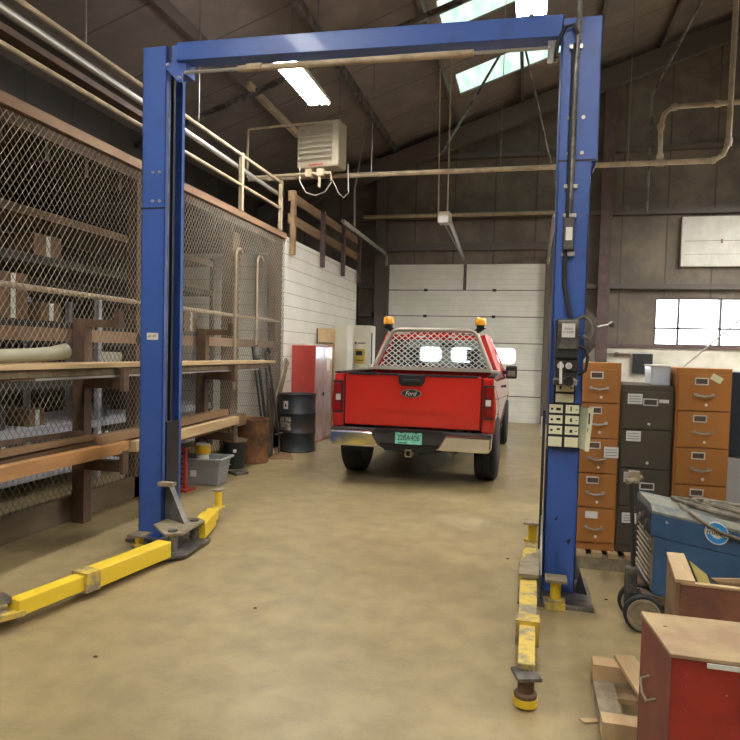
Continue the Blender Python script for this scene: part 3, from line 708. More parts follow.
# ============================================================ TRUCK
TX, TY = -1.31, 7.40
TR = thing('pickup_truck', 'red pickup truck seen from behind with amber beacons on its cab rack', 'pickup truck', (TX, TY, 0))
def T(mb): return mb.xf(Matrix.Translation((TX, TY, 0)))
def P(name, mb, m_, par=TR, **k): return obj(name, T(mb), m_, par, **k)
import bmesh
AY = (.80, 4.15)
def bodyside():
    me = bmesh.new()
    out = [(0, .60), (0, 1.285), (1.72, 1.295), (1.74, 1.30), (3.75, 1.24), (5.0, 1.12), (5.22, 1.0), (5.28, .55), (5.0, .42)]
    # along the sill backwards with the arches
    for cy in (AY[1], AY[0]):
        for k in range(13):
            t = PI*k/12; out.append((cy + .50*math.cos(t), .50 + .44*math.sin(t) - (.04 if k in (0, 12) else 0)))
    vs = [me.verts.new((.90, y, z)) for y, z in out]
    f = me.faces.new(vs)
    bmesh.ops.triangulate(me, faces=[f])
    for z in (.6, .7, .8, .9, 1.0, 1.1, 1.2):
        bmesh.ops.bisect_plane(me, geom=list(me.verts)+list(me.edges)+list(me.faces), plane_co=(0, 0, z), plane_no=(0, 0, 1))
    for y in (1.0, 1.73, 3.5, 4.6, 5.0):
        bmesh.ops.bisect_plane(me, geom=list(me.verts)+list(me.edges)+list(me.faces), plane_co=(0, y, 0), plane_no=(0, 1, 0))
    r = bmesh.ops.extrude_face_region(me, geom=list(me.faces))
    nv = [g for g in r['geom'] if isinstance(g, bmesh.types.BMVert)]
    for v in nv:
        z = v.co.z; b = .935 + .028*math.exp(-((z-.92)/.18)**2) - max(0, (z-1.18))*.22 - max(0, .62-z)*.15
        b -= max(0, v.co.y-4.7)*.16
        v.co.x = b
    me.verts.ensure_lookup_table()
    V = [v.co.copy() for v in me.verts]; Fs = [[v.index for v in f.verts] for f in me.faces]
    me.free(); return V, Fs
V, Fs = bodyside()
for s in (1, -1):
    mb = MB().add([(v.x*s, v.y, v.z) for v in V], Fs); P('body_side', mb, M_red, smooth=True)
# bed
mb = MB().box(-.90, .90, .05, 1.72, .72, .76); P('bed_floor', mb, M_black)
P('bed_front_wall', MB().box(-.90, .90, 1.68, 1.73, .76, 1.30), M_red)
P('bed_liner', MB().box(-.899, -.82, .06, 1.68, .76, 1.27), M_black); P('bed_liner', MB().box(.82, .899, .06, 1.68, .76, 1.27), M_black)
for s in (1, -1):
    P('bed_rail_cap', MB().beam((s*.895, .01, 1.298), (s*.895, 1.70, 1.306), .075, .022), M_black)
    P('rear_corner', MB().box(min(s*.80, s*.93), max(s*.80, s*.93), -.015, .05, .66, 1.285), M_red, bevel=.02)
# tailgate with sunk lower panel
mb = MB(); y0, y1 = -.035, .05
gx = .795
TG = P('tailgate', MB().box(-gx, gx, y0, y1, .69, 1.30), M_red, bevel=.018)
P('tailgate_crease', MB().beam((-.60, y0-.003, .80), (-.50, y0-.003, .90), .03, .02, (0,1,0)).beam((-.50, y0-.003, .90), (.50, y0-.003, .90), .03, .02, (0,1,0)).beam((.50, y0-.003, .90), (.60, y0-.003, .80), .03, .02, (0,1,0)), M_red, TG, smooth=True)
P('top_spoiler', MB().prism([(-.755, -.05, 1.285), (.755, -.05, 1.285), (.755, -.05, 1.305), (-.755, -.05, 1.305)], (0, .10, 0)), M_black, TG)
P('seam', MB().box(-.803, -.796, -.03, -.01, .69, 1.29), M_black, TG); P('seam', MB().box(.796, .803, -.03, -.01, .69, 1.29), M_black, TG)
hd = P('handle', MB().prism([(-.155, y0-.03, 1.30), (.155, y0-.03, 1.30), (.15, y0-.03, 1.21), (.115, y0-.03, 1.175), (-.115, y0-.03, 1.175), (-.15, y0-.03, 1.21)], (0, .035, 0)), M_black, TG, bevel=.008)
P('handle_grip', MB().box(-.10, .10, y0-.042, y0-.028, 1.215, 1.25), M_trim, hd, bevel=.004)
def oval(cx, cz, rx, rz, y, t, n=32): return [(cx+rx*math.cos(2*PI*k/n), y, cz+rz*math.sin(2*PI*k/n)) for k in range(n)], (0, t, 0)
bd = P('badge', MB().prism(*oval(0, 1.085, .118, .048, y0-.012, .012)), M_greysteel, TG)
P('badge_field', MB().prism(*oval(0, 1.085, .108, .040, y0-.014, .003)), M_ink, bd)
text('badge_lettering', 'Ford', M_pale, TR, (TX, TY+y0-.0155, 1.085), (1,0,0), (0,0,1), .05, .13, shear=.3)
# tail lights
for s in (1, -1):
    x0, x1 = sorted((s*.835, s*.94))
    tl = P('tail_light', MB().box(x0, x1, -.03, .03, .84, 1.19), M_taill, bevel=.012)
    a_, b_ = sorted((s*.822, s*.838)); P('lamp_surround', MB().box(a_, b_, -.036, .0, .83, 1.20).box(x0, x1, -.034, 0, .825, .842).box(x0, x1, -.034, 0, 1.188, 1.205), M_black, tl)
    a_, b_ = sorted((s*.845, s*.905)); P('reverse_lens', MB().box(a_, b_, -.036, -.028, .975, 1.045), M_clear, tl, bevel=.004)
    a_, b_ = sorted((s*.83, s*.925)); P('lens_divider', MB().box(a_, b_, -.034, -.028, 1.055, 1.065), M_black, tl); P('lens_divider', MB().box(a_, b_, -.034, -.028, .95, .96), M_black, tl)
# bumper
BP = P('bumper', MB().prism([(-.93, -.13, .665), (.93, -.13, .665), (.935, -.13, .60), (.92, -.13, .50), (-.92, -.13, .50), (-.935, -.13, .60)], (0, .14, 0)), M_trim, bevel=.015)
P('bumper_step', MB().box(-.40, .40, -.15, -.02, .645, .672), M_black, BP)
for s in (1, -1):
    P('chrome_cap', MB().prism([(s*.935, -.165, .635), (s*.42, -.165, .635), (s*.31, -.165, .455), (s*.90, -.165, .455), (s*.93, -.165, .50)], (0, .10, 0)), M_chrome, BP, bevel=.022)
P('valance', MB().prism([(-.38, -.10, .50), (.38, -.10, .50), (.28, -.10, .42), (-.28, -.10, .42)], (0, .08, 0)), M_black, BP)
lp = P('licence_plate', MB().box(-.155, .155, -.142, -.132, .51, .655), M_plate, BP, bevel=.003)
text('plate_number', '328A406', M_ink, TR, (TX, TY-.1425, .585), (1,0,0), (0,0,1), .062, .26)
P('plate_bolts', MB().box(-.10, -.07, -.1435, -.142, .635, .647).box(.07, .10, -.1435, -.142, .635, .647).box(-.12, -.02, -.1432, -.142, .52, .529), M_ink, lp)
mb = MB().box(-.035, .035, -.16, .1, .435, .445).box(-.035, .035, -.16, .1, .365, .375).box(-.035, -.025, -.16, .1, .375, .435).box(.025, .035, -.16, .1, .375, .435)
P('hitch_receiver', mb, M_dusty)
P('hitch_inside', MB().box(-.03, .03, -.05, .1, .37, .44), M_black)
# underside
mb = MB().box(-.45, -.35, 0, 5.0, .45, .6).box(.35, .45, 0, 5.0, .45, .6).box(-.9, .9, 1.8, 3.6, .40, .5)
mb.tube([(-.8, .80, .40), (.8, .80, .40)], .05, 10).lathe((0, .80, .40), [(0, -.14), (.12, -.1), (.15, 0), (.12, .1), (0, .14)], 16, 'x')
mb.lathe((0, .38, .48), [(0, -.1), (.34, -.1), (.36, 0), (.34, .08), (0, .08)], 28)
P('chassis', mb, M_black)
P('exhaust_pipe', MB().tube([(.48, -.02, .42), (.52, .4, .43), (.52, 1.8, .43)], .04, 12), M_rail)
P('mud_flap', MB().box(-.93, -.66, .38, .40, .32, .6), M_black); P('mud_flap', MB().box(.66, .93, .38, .40, .38, .6), M_black)
def wheel(x, y, s):
    R_ = .405; w_ = .275; h = w_/2
    prof = [(.24, -h), (.35, -h), (.385, -h+.02)]
    for k in range(5):
        a = -h+.03 + k*(w_-.06)/5
        prof += [(R_, a+.004), (R_, a+.036), (R_-.012, a+.038), (R_-.012, a+.043)]
    prof += [(.385, h-.02), (.35, h), (.24, h)]
    o = P('wheel', MB().lathe((x, y, R_), prof, 48, 'x'), M_rubber, smooth=False)
    P('rim', MB().lathe((x, y, R_), [(0, -.08), (.22, -.08), (.245, -.12), (.245, .12), (.22, s*.02), (.06, s*.05), (0, s*.06)], 32, 'x'), M_greysteel, o, smooth=True)
for s in (1, -1):
    for y in AY: wheel(s*.835, y, s)
# hood, cab
P('hood', MB().prism([(-.88, 3.75, 1.23), (-.86, 5.0, 1.14), (-.78, 5.22, 1.0), (.78, 5.22, 1.0), (.86, 5.0, 1.14), (.88, 3.75, 1.23)], (0, 0, .02)), M_red)
P('front_grille', MB().box(-.80, .80, 5.2, 5.26, .6, 1.02), M_trim)
P('cab_back_panel', MB().box(-.90, .90, 1.75, 1.80, .5, 1.31), M_red)
bz, tz = 1.31, 1.80
def X(z): return .905 - (z-1.30)*.42
for s in (1, -1):
    P('rear_pillar', MB().beam((s*(X(bz)-.03), 1.80, bz-.04), (s*(X(1.8)-.035), 1.93, 1.81), .10, .12), M_red)
    P('middle_pillar', MB().beam((s*(X(bz)-.03), 2.80, bz-.04), (s*(X(1.8)-.03), 2.72, 1.80), .05, .08), M_red)
    P('front_pillar', MB().beam((s*(X(1.25)-.03), 3.86, 1.22), (s*(X(1.8)-.035), 3.15, 1.81), .06, .07), M_red)
    P('roof_rail', MB().beam((s*(X(1.8)-.03), 1.9, 1.80), (s*(X(1.8)-.03), 3.2, 1.80), .06, .05), M_red)
# roof: crowned grid
vs = []; fs = []; nx, ny = 8, 8
for j in range(ny+1):
    for i in range(nx+1):
        u = -1+2*i/nx; v = j/ny
        y = 1.90 + v*1.28; x = u*(X(1.8)+.005)
        vs.append((x, y, 1.805 + .065*(1-abs(u)**4)*(1-abs(2*v-1)**6)))
for j in range(ny):
    for i in range(nx): a = j*(nx+1)+i; fs.append((a, a+1, a+nx+2, a+nx+1))
mb = MB().add(vs, fs); mb.box(-.68, .68, 1.87, 1.94, 1.745, 1.815); mb.box(-.66, .66, 3.10, 3.18, 1.77, 1.81)
P('roof', mb, M_red, smooth=True)
P('brake_light', MB().box(-.17, .17, 1.86, 1.90, 1.775, 1.805), M_taill); P('brake_light_clear', MB().box(-.28, -.17, 1.862, 1.90, 1.775, 1.80), M_clear); P('brake_light_clear', MB().box(.17, .28, 1.862, 1.90, 1.775, 1.80), M_clear)
P('rear_glass', MB().add([(-.84, 1.785, 1.32), (.84, 1.785, 1.32), (.66, 1.895, 1.755), (-.66, 1.895, 1.755)], [(0,1,2,3)]), M_tint)
P('rear_glass_frame', MB().box(-.10, -.085, 1.78, 1.80, 1.31, 1.33).beam((-.84, 1.783, 1.33), (.84, 1.783, 1.33), .02, .05), M_black)
P('windshield', MB().add([(-.84, 3.85, 1.25), (.84, 3.85, 1.25), (.66, 3.16, 1.79), (-.66, 3.16, 1.79)], [(0,1,2,3)]), M_tint)
for s in (1, -1):
    P('side_glass', MB().add([(s*(X(1.3)), 1.86, 1.30), (s*X(1.3), 3.78, 1.27), (s*X(1.79), 3.15, 1.79), (s*X(1.79), 1.95, 1.79)], [(0,1,2,3)]), M_tint)
    m_ = P('side_mirror', MB().box(*sorted((s*.935, s*1.115)), 3.44, 3.56, 1.17, 1.38), M_black, bevel=.025)
    P('mirror_glass', MB().box(*sorted((s*.965, s*1.085)), 3.432, 3.439, 1.21, 1.30), M_greysteel, m_)
    P('mirror_arm', MB().box(*sorted((s*.88, s*.97)), 3.46, 3.53, 1.24, 1.30), M_black, m_)
    P('door_handle', MB().box(*sorted((s*.95, s*.985)), 2.35, 2.52, 1.08, 1.11), M_black)
# seats
for x in (-.50, .44):
    st = P('front_seat', MB().box(x-.23, x+.23, 2.85, 3.02, .75, 1.42), M_trim, bevel=.04)
    P('headrest', MB().box(x-.10, x+.10, 2.85, 2.95, 1.45, 1.63).box(x-.05, x+.05, 2.88, 2.92, 1.40, 1.46), M_trim, st, bevel=.02)
st = P('rear_seat', MB().box(-.70, .70, 1.95, 2.12, .7, 1.34), M_trim, bevel=.03)
for x in (-.46, 0, .46): P('headrest', MB().box(x-.12, x+.12, 1.97, 2.07, 1.33, 1.385), M_trim, st, bevel=.02)
P('rear_view_mirror', MB().box(-.12, .12, 3.2, 3.23, 1.66, 1.72), M_black)
P('dashboard', MB().box(-.8, .8, 3.4, 3.8, 1.05, 1.24), M_trim)
P('steering_wheel', MB().tube([(-.42+.17*math.cos(t), 3.25, 1.2+.17*math.sin(t)) for t in [2*PI*k/20 for k in range(21)]], .014, 6), M_black)
# headache rack
RKY = 1.60
HR = P('cab_guard', MB().tube([(-.84, RKY, 1.33), (-.60, RKY, 1.81), (-.565, RKY, 1.855), (-.51, RKY, 1.875), (.51, RKY, 1.875), (.565, RKY, 1.855), (.60, RKY, 1.81), (.80, RKY, 1.33)], .032, 10), M_rack, smooth=True)
P('guard_base_bar', MB().beam((-.82, RKY, 1.335), (.82, RKY, 1.335), .06, .05), M_rack, HR)
P('guard_foot', MB().beam((-.875, 1.1, 1.325), (-.875, 1.68, 1.325), .09, .03), M_rack, HR); P('guard_foot', MB().beam((.875, 1.1, 1.325), (.875, 1.68, 1.325), .09, .03), M_rack, HR)
mb = MB()
def xin(z): return .79 - (z-1.33)*.41 - .02
dz = .072; dx = .090
zb_, zt_ = 1.36, 1.855
for s in (1, -1):
    c = -2.2
    while c < 2.2:
        # line x = c + s*(z-zb)*dx/dz, clipped to the trapezoid
        pts = []
        for k in range(0, 61):
            z = zb_ + (zt_-zb_)*k/60; x = c + s*(z-zb_)*dx/dz
            if abs(x) <= xin(z): pts.append((x, RKY, z))
        if len(pts) > 1: mb.beam(pts[0], pts[-1], .017, .010)
        c += dx*2*.5*1.0*2 if False else dx
P('expanded_mesh', mb, M_paper, HR)
for s in (1, -1):
    x = s*.64
    bk = P('beacon_bracket', MB().prism([(s*.585, RKY-.02, 1.82), (s*.72, RKY-.02, 1.915), (s*.60, RKY-.02, 1.915), (s*.56, RKY-.02, 1.88)], (0, .06, 0)).box(x-.05, x+.05, RKY-.05, RKY+.05, 1.915, 1.925), M_black, HR)
    P('beacon_base', MB().lathe((x, RKY, 1.925), [(0, 0), (.055, 0), (.058, .025), (0, .025)], 20), M_black, bk)
    P('beacon_lens', MB().lathe((x, RKY, 1.95), [(.0, 0), (.072, 0), (.076, .02), (.07, .085), (.055, .105), (0, .11)], 24), M_amber, bk, smooth=True)
P('guard_trim', MB().beam((-.80, 1.68, 1.318), (.80, 1.68, 1.318), .05, .03), M_black)

# ============================================================ LEFT BACK CLUTTER
# steel drum
t = thing('steel_drum', 'blue-black steel drum with torn labels before the red locker', 'drum', (-3.455, 9.45, 0))
prof = [(0, 0), (.285, 0), (.295, .015), (.285, .03)]
for z in (.30, .59): prof += [(.285, z-.025), (.297, z-.008), (.297, z+.008), (.285, z+.025)]
prof += [(.285, .85), (.296, .862), (.296, .88), (.280, .88), (.275, .86), (0, .86)]
obj('drum_body', MB().lathe((-3.455, 9.45, 0), prof, 40), M_drum, t, smooth=True)
def curved_label(par, cx, cy, r, a0, a1, z0, z1, m_, name='label'):
    n = 8; vs = []
    for k in range(n+1):
        a = a0+(a1-a0)*k/n
        for rr in (r, r+.003):
            for z in (z0, z1): vs.append((cx+rr*math.sin(a), cy-rr*math.cos(a), z))
    fs = []
    for k in range(n):
        b = 4*k; fs += [(b+2, b+3, b+7, b+6), (b, b+4, b+5, b+1), (b, b+2, b+6, b+4), (b+1, b+5, b+7, b+3)]
    fs += [(0, 1, 3, 2), (4*n, 4*n+2, 4*n+3, 4*n+1)]
    return obj(name, MB().add(vs, fs), m_, par)
M_torn = mat('torn_label', (.48, .44, .32), .7, var=(.05, .05, .045), vs=22)
curved_label(t, -3.455, 9.45, .297, -.42, -.14, .66, .78, M_pale); curved_label(t, -3.455, 9.45, .2995, -.32, -.24, .69, .74, M_ink, 'label_print')
curved_label(t, -3.455, 9.45, .297, -.70, .02, .34, .54, M_torn)
# rusty barrel
t = thing('rusty_barrel', 'small open rusty brown barrel beside the black bucket', 'barrel', (-3.645, 8.24, 0))
obj('barrel_wall', MB().lathe((-3.645, 8.24, 0), [(0, 0), (.20, 0), (.21, .01), (.208, .58), (.218, .595), (.21, .605), (.195, .60), (.195, .04), (0, .04)], 36), M_rustb, t, smooth=True)
# charcoal bucket with tray lid
t = thing('black_bucket', 'charcoal bucket with a flat lid between the grey tote and the rusty barrel', 'bucket', (-3.69, 7.75, 0))
obj('bucket_body', MB().lathe((-3.69, 7.75, 0), [(0, .0), (.13, .0), (.15, .33), (.158, .335), (.158, .35), (0, .35)], 28), M_bucket, t, smooth=True)
obj('lid', MB().lathe((-3.69, 7.75, .35), [(0, 0), (.165, 0), (.165, .02), (.04, .03), (.035, .07), (0, .07)], 24), M_dusty, t)
curved_label(t, -3.69, 7.75, .152, .35, .62, .22, .26, M_paper)
# scrap trays at its foot
solo('scrap_plate', MB().prism([(-3.58, 7.35, .0), (-3.40, 7.22, .0), (-3.33, 7.40, .0), (-3.5, 7.52, .0)], (0, 0, .03)), M_rail, 'flat steel scrap plate lying on the floor before the black bucket', 'scrap plate', loc=(-3.45, 7.37, 0))
solo('cardboard_sheet', MB().prism([(-3.58, 8.50, .0), (-3.20, 8.62, .0), (-3.42, 9.12, .0), (-3.75, 9.0, .0)], (0, 0, .008)), M_cardb, 'flat cardboard sheet on the floor before the drum', 'cardboard', loc=(-3.5, 8.8, 0))
# grey tote
TC = Vector((-3.575, 6.74, 0))
t = thing('grey_tote', 'grey plastic storage tote on the floor beside the left lift post', 'storage tote', TC, .10)
def totebox(z0, z1, a0, b0, a1, b1, thick):
    vs = []
    for z, a, b in ((z0, a0, b0), (z1, a1, b1), (z1, a1-thick, b1-thick), (z0+.02, a0-thick, b0-thick)):
        for sx, sy in ((-1,-1), (1,-1), (1,1), (-1,1)): vs.append((sx*a, sy*b, z))
    fs = [(3,2,1,0)]
    for L in range(3):
        for k in range(4): fs.append((L*4+k, L*4+(k+1)%4, (L+1)*4+(k+1)%4, (L+1)*4+k))
    fs.append((12,13,14,15)); return vs, fs
obj('tote_body', MB().add(*totebox(0, .30, .21, .14, .25, .18, .01)), M_tote, t, world=False, bevel=.008)
mb = MB()
for a0, a1, b0, b1 in ((-.28, .28, -.205, -.175), (-.28, .28, .175, .205), (-.28, -.245, -.18, .18), (.245, .28, -.18, .18)): mb.box(a0, a1, b0, b1, .285, .31)
obj('tote_rim', mb, M_tote, t, world=False, bevel=.005)
obj('tote_band', MB().box(-.245, .245, -.178, .178, .19, .20), M_tote, t, world=False)
obj('tote_label', MB().box(-.10, -.03, -.171, -.163, .10, .17), M_paper, t, world=False)
# things in the tote
t2 = thing('yellow_tool', 'yellow and black cordless tool standing in the grey tote', 'tool', (-3.60, 6.74, .02))
obj('tool_body', MB().lathe((-3.60, 6.74, .02), [(0, 0), (.07, 0), (.07, .31), (.08, .32), (.08, .43), (.07, .44), (0, .44)], 20), [M_pale], t2, smooth=True)
obj('tool_sleeve', MB().lathe((-3.60, 6.74, .34), [(.083, 0), (.087, .01), (.087, .09), (.083, .10)], 20), M_toolyel, t2, smooth=True)
obj('tool_handle', MB().tube([(-3.67, 6.74, .45), (-3.65, 6.74, .50), (-3.60, 6.74, .52), (-3.55, 6.74, .50), (-3.53, 6.74, .45)], .012, 8), M_black, t2)
solo('white_bag', MB().lathe((-3.44, 6.78, .05), [(0, 0), (.08, .02), (.09, .10), (.07, .20), (0, .23)], 12), M_paper, 'crumpled white bag inside the grey tote', 'bag', loc=(-3.44, 6.78, .05), smooth=True)
# red jack stand frame beside the post
t = thing('red_jack_stand', 'red steel jack stand tucked behind the left lift post', 'jack stand', (-3.62, 6.3, 0))
obj('side_rail', MB().box(-3.585, -3.555, 6.28, 6.32, .02, .44), M_redcab, t); obj('side_rail', MB().box(-3.685, -3.655, 6.28, 6.32, .02, .44), M_redcab, t)
for k in range(7): obj('rung', MB().box(-3.655, -3.585, 6.285, 6.315, .06+.055*k, .08+.055*k), M_redcab, t)
obj('foot', MB().box(-3.70, -3.50, 6.20, 6.40, 0, .025), M_redcab, t); obj('saddle', MB().box(-3.70, -3.54, 6.25, 6.35, .44, .47), M_redcab, t)
# red locker
t = thing('red_locker', 'tall red metal locker against the white office wall', 'locker', (-3.62, 10.7, 0))
LXa, LXb, LYa, LYb = -3.845, -3.44, 10.2, 11.1
obj('locker_body', MB().box(LXa, LXb, LYa, LYb, 0, 1.63), M_redcab, t, bevel=.006)
M_pinkdoor = mat('glossy_pale_red', (.50, .30, .30), .2, var=(.42, .2, .2), vs=3, coat=.6)  # door side is a paler, glossier red than the locker body
for ya, yb in ((LYa+.01, LYa+.445), (LYa+.455, LYb-.01)):
    dd = obj('locker_door', MB().box(LXb, LXb+.015, ya, yb, .03, 1.61), M_pinkdoor, t, bevel=.003)
obj('door_latch', MB().box(LXb+.015, LXb+.04, LYa+.40, LYa+.42, .78, .84), M_black, dd); obj('paper_label', MB().box(LXb+.015, LXb+.018, LYa+.60, LYa+.76, 1.2, 1.42), M_yellowcard, dd)
# leaning dark plank and board
solo('leaning_plank', MB().beam((-3.792, 9.02, .09), (-3.792, 9.84, 1.38), .15, .03, (1, 0, 0)), M_dusty, 'dark weathered plank leaning against the end of the fence behind the drum', 'plank', loc=(-3.7, 9.4, 0))
solo('leaning_board', MB().beam((-3.70, 8.98, .03), (-3.80, 9.22, .95), .14, .04, (1, 0, 0)), M_rust, 'brown board leaning beside the drum at the fence', 'board', loc=(-3.77, 9.1, 0))
# long-handled tools
tools = [(8.50, 8.46, 1.58, 'black-handled shovel leaning on the fence, leftmost tool'), (8.63, 8.60, 1.60, 'long-handled tool with a grey grip leaning on the fence'),
         (8.76, 8.92, 1.50, 'pry bar slanting to the right against the fence'), (9.06, 9.10, 1.30, 'thin rake handle leaning beside the slanting bar')]
for i, (ya, yb, h, lb) in enumerate(tools):
    t = thing('long_handled_tool', lb, 'garden tool', (-3.62, ya, 0), 0, 'tools leaning on the fence')
    obj('shaft', MB().tube([(-3.60, ya, .3), (-3.78, yb, h)], .016+.006*(i == 1), 8), M_trim, t)
    if i == 0: obj('blade', MB().prism([(-3.55, ya-.1, .32), (-3.55, ya+.1, .32), (-3.55, ya+.09, .08), (-3.55, ya, .0), (-3.55, ya-.09, .08)], (-.02, 0, .0)), M_rail, t)
    elif i == 1: obj('grip', MB().tube([(-3.765, yb-.02, h-.35), (-3.79, yb, h-.02)], .04, 10), M_rail, t); obj('tool_head', MB().box(-3.63, -3.55, ya-.04, ya+.04, 0, .32), M_rail, t)
    elif i == 2: obj('hook', MB().tube([(-3.78, yb, h), (-3.77, yb+.06, h+.06), (-3.76, yb+.12, h)], .016, 8), M_trim, t); obj('tool_head', MB().box(-3.62, -3.57, ya-.02, ya+.02, 0, .32), M_rail, t)
    else: obj('tool_head', MB().beam((-3.59, ya-.14, .29), (-3.59, ya+.14, .29), .03, .03).beam((-3.59, ya, 0), (-3.59, ya, .3), .02, .02), M_rail, t)
# cream cabinets and plywood beyond the locker
t = thing('cream_cabinet', 'tall cream steel cabinet with a yellow warning label beyond the truck', 'cabinet', (-3.45, 13.2, 0))
obj('cabinet_body', MB().box(-3.80, -3.20, 13.0, 13.45, 0, 2.09), M_cream, t, bevel=.006)
lbx = obj('warning_label', MB().box(-3.52, -3.31, 12.992, 12.9995, 1.30, 1.60), mat('ochre_label', (.48, .33, .05), .6), t)
obj('label_print', MB().box(-3.49, -3.36, 12.989, 12.992, 1.47, 1.56).box(-3.49, -3.34, 12.989, 12.992, 1.36, 1.38), M_ink, lbx)
obj('door_print', MB().box(-3.52, -3.49, 12.996, 12.9998, 1.70, 1.75).box(-3.47, -3.30, 12.996, 12.9998, 1.715, 1.735), M_trim, t)
obj('door_edge', MB().box(-3.62, -3.60, 12.99, 13.0, .1, 2.0), M_lowwall, t)
obj('side_cable', MB().tube([(-3.19, 13.1, 1.95), (-3.185, 13.1, 1.3)], .012, 6), M_black, t)
t = thing('cream_locker', 'narrow cream locker between the red locker and the labelled cabinet', 'locker', (-3.65, 12.3, 0))
obj('locker_body', MB().box(-3.66, -3.40, 12.0, 12.40, 0, 2.05), M_cream, t, bevel=.006)
obj('locker_door', MB().box(-3.655, -3.41, 11.985, 12.0, .04, 2.02), M_cream, t)
t = thing('plywood_sheet', 'tan plywood sheet standing against the white wall above the red locker', 'plywood', (-3.8, 11.7, 0))
obj('sheet', MB().box(-3.80, -3.48, 11.40, 11.44, 0, 1.96), M_wood, t)
obj('dark_edge', MB().box(-3.82, -3.80, 11.395, 11.445, 0, 1.96).box(-3.78, -3.50, 11.39, 11.40, 1.68, 1.70), M_trim, t)
t = thing('flat_panel', 'cream panel lying across the top of the red locker', 'panel', (-3.62, 10.9, 1.63))
obj('panel_sheet', MB().box(-3.80, -3.50, 10.35, 11.05, 1.63, 1.66), M_lowwall, t)

# ============================================================ UNIT HEATER
HX, HY, HZ = -3.36, 9.85, 4.79
t = thing('unit_heater', 'beige square unit heater with louvres hanging from the roof', 'heater', (HX, HY, 4.43), -.12)
obj('heater_case', MB().box(-.36, .36, 0, .34, .0, .72), M_heater, t, world=False, bevel=.03)
obj('louvre_opening', MB().box(-.31, .26, -.008, .0, .08, .66), M_heatl, t, world=False)
for k in range(7):
    obj('louvre', MB().beam((-.30, -.03, .12+.083*k), (.25, -.03, .12+.083*k), .06, .012, (0, .55, 1)), M_heater, t, world=False)
obj('red_mark', MB().box(-.15, .1, -.004, 0, .03, .055), M_redcab, t, world=False)
for x in (-.3, .3): obj('hanger_rod', MB().tube([(x, .17, .70), (x, .17, roofz(HX)-4.43+.2*RM*x)], .008, 6), M_greysteel, t, world=False)
# gas pipe
mb = MB().tube([(-4.75, 10.35, 4.42), (-3.0, 10.35, 4.42), (2.46, 10.35, 4.42), (2.58, 10.35, 4.50), (2.64, 10.35, 4.66), (2.66, 10.35, roofz(2.66))], .038, 10)
t = thing('gas_pipe', 'long tan gas pipe crossing the hall and turning up at the right', 'pipe', (0, 10.35, 4.37))
obj('main_run', mb, M_railp, t, smooth=True)
obj('loop_branch', MB().tube([(1.74, 10.35, 4.43), (1.73, 10.35, 4.95), (1.77, 10.35, 5.12), (1.88, 10.35, 5.21), (3.4, 10.35, 5.24)], .034, 10), M_railp, t, smooth=True)
for x in (-2.6, -.55, 1.3): obj('hanger_rod', MB().tube([(x, 10.35, 4.45), (x, 10.35, roofz(x))], .006, 5), M_greysteel, t)
mb = MB()
for p, q in (((1.68, 10.35, 4.42), (1.80, 10.35, 4.42)), ((1.74, 10.35, 4.48), (1.74, 10.35, 4.54)), ((1.73, 10.35, 4.90), (1.735, 10.35, 4.97)), ((1.87, 10.35, 5.205), (1.94, 10.35, 5.212)), ((2.44, 10.35, 5.22), (2.51, 10.35, 5.223)), ((2.43, 10.35, 4.42), (2.48, 10.35, 4.43)), ((2.635, 10.35, 4.62), (2.645, 10.35, 4.72))):
    obj('fitting', MB().tube([p, q], .05, 10), M_railp, t)
t = thing('heater_valve_line', 'small valve and looped tubes below the unit heater', 'pipe', (-3.4, 9.9, 4.2))
obj('valve_line', MB().tube([(-4.4, 10.35, 4.42), (-4.4, 9.8, 4.30), (-3.5, 9.8, 4.32), (-3.12, 9.8, 4.32), (-3.1, 9.8, 4.2)], .022, 8).box(-3.52, -3.42, 9.75, 9.85, 4.26, 4.38).box(-3.33, -3.22, 9.75, 9.85, 4.27, 4.38).tube([(-3.30, 9.8, 4.3), (-3.30, 9.8, 4.1)], .025, 8), M_railp, t)
obj('flexible_tube', MB().tube([(-3.63, 9.8, 4.42), (-3.62, 9.8, 4.2), (-3.52, 9.8, 4.03), (-3.36, 9.8, 3.98), (-3.2, 9.8, 4.03), (-3.10, 9.8, 4.18)], .010, 6).tube([(-3.08, 9.8, 4.2), (-2.98, 9.8, 4.0), (-2.9, 9.8, 3.93), (-2.82, 9.8, 4.0), (-2.84, 9.8, 4.44)], .010, 6), M_galv, t)
t = thing('conduit_drop', 'thin conduit bent down from the roof left of the heater', 'conduit', (-4.3, 9.8, 4.5))
obj('conduit', MB().tube([(-4.52, 9.8, 4.3), (-4.52, 9.8, 5.03), (-4.50, 9.8, 5.06), (-3.4, 9.8, 5.10)], .018, 6), M_railp, t)
# far conduit on the wall
solo('wall_pipe', MB().tube([(-3.9, 14.9, 4.70), (.6, 14.9, 4.70)], .045, 8), M_railp, 'pale horizontal pipe on the far wall above the overhead door', 'pipe')
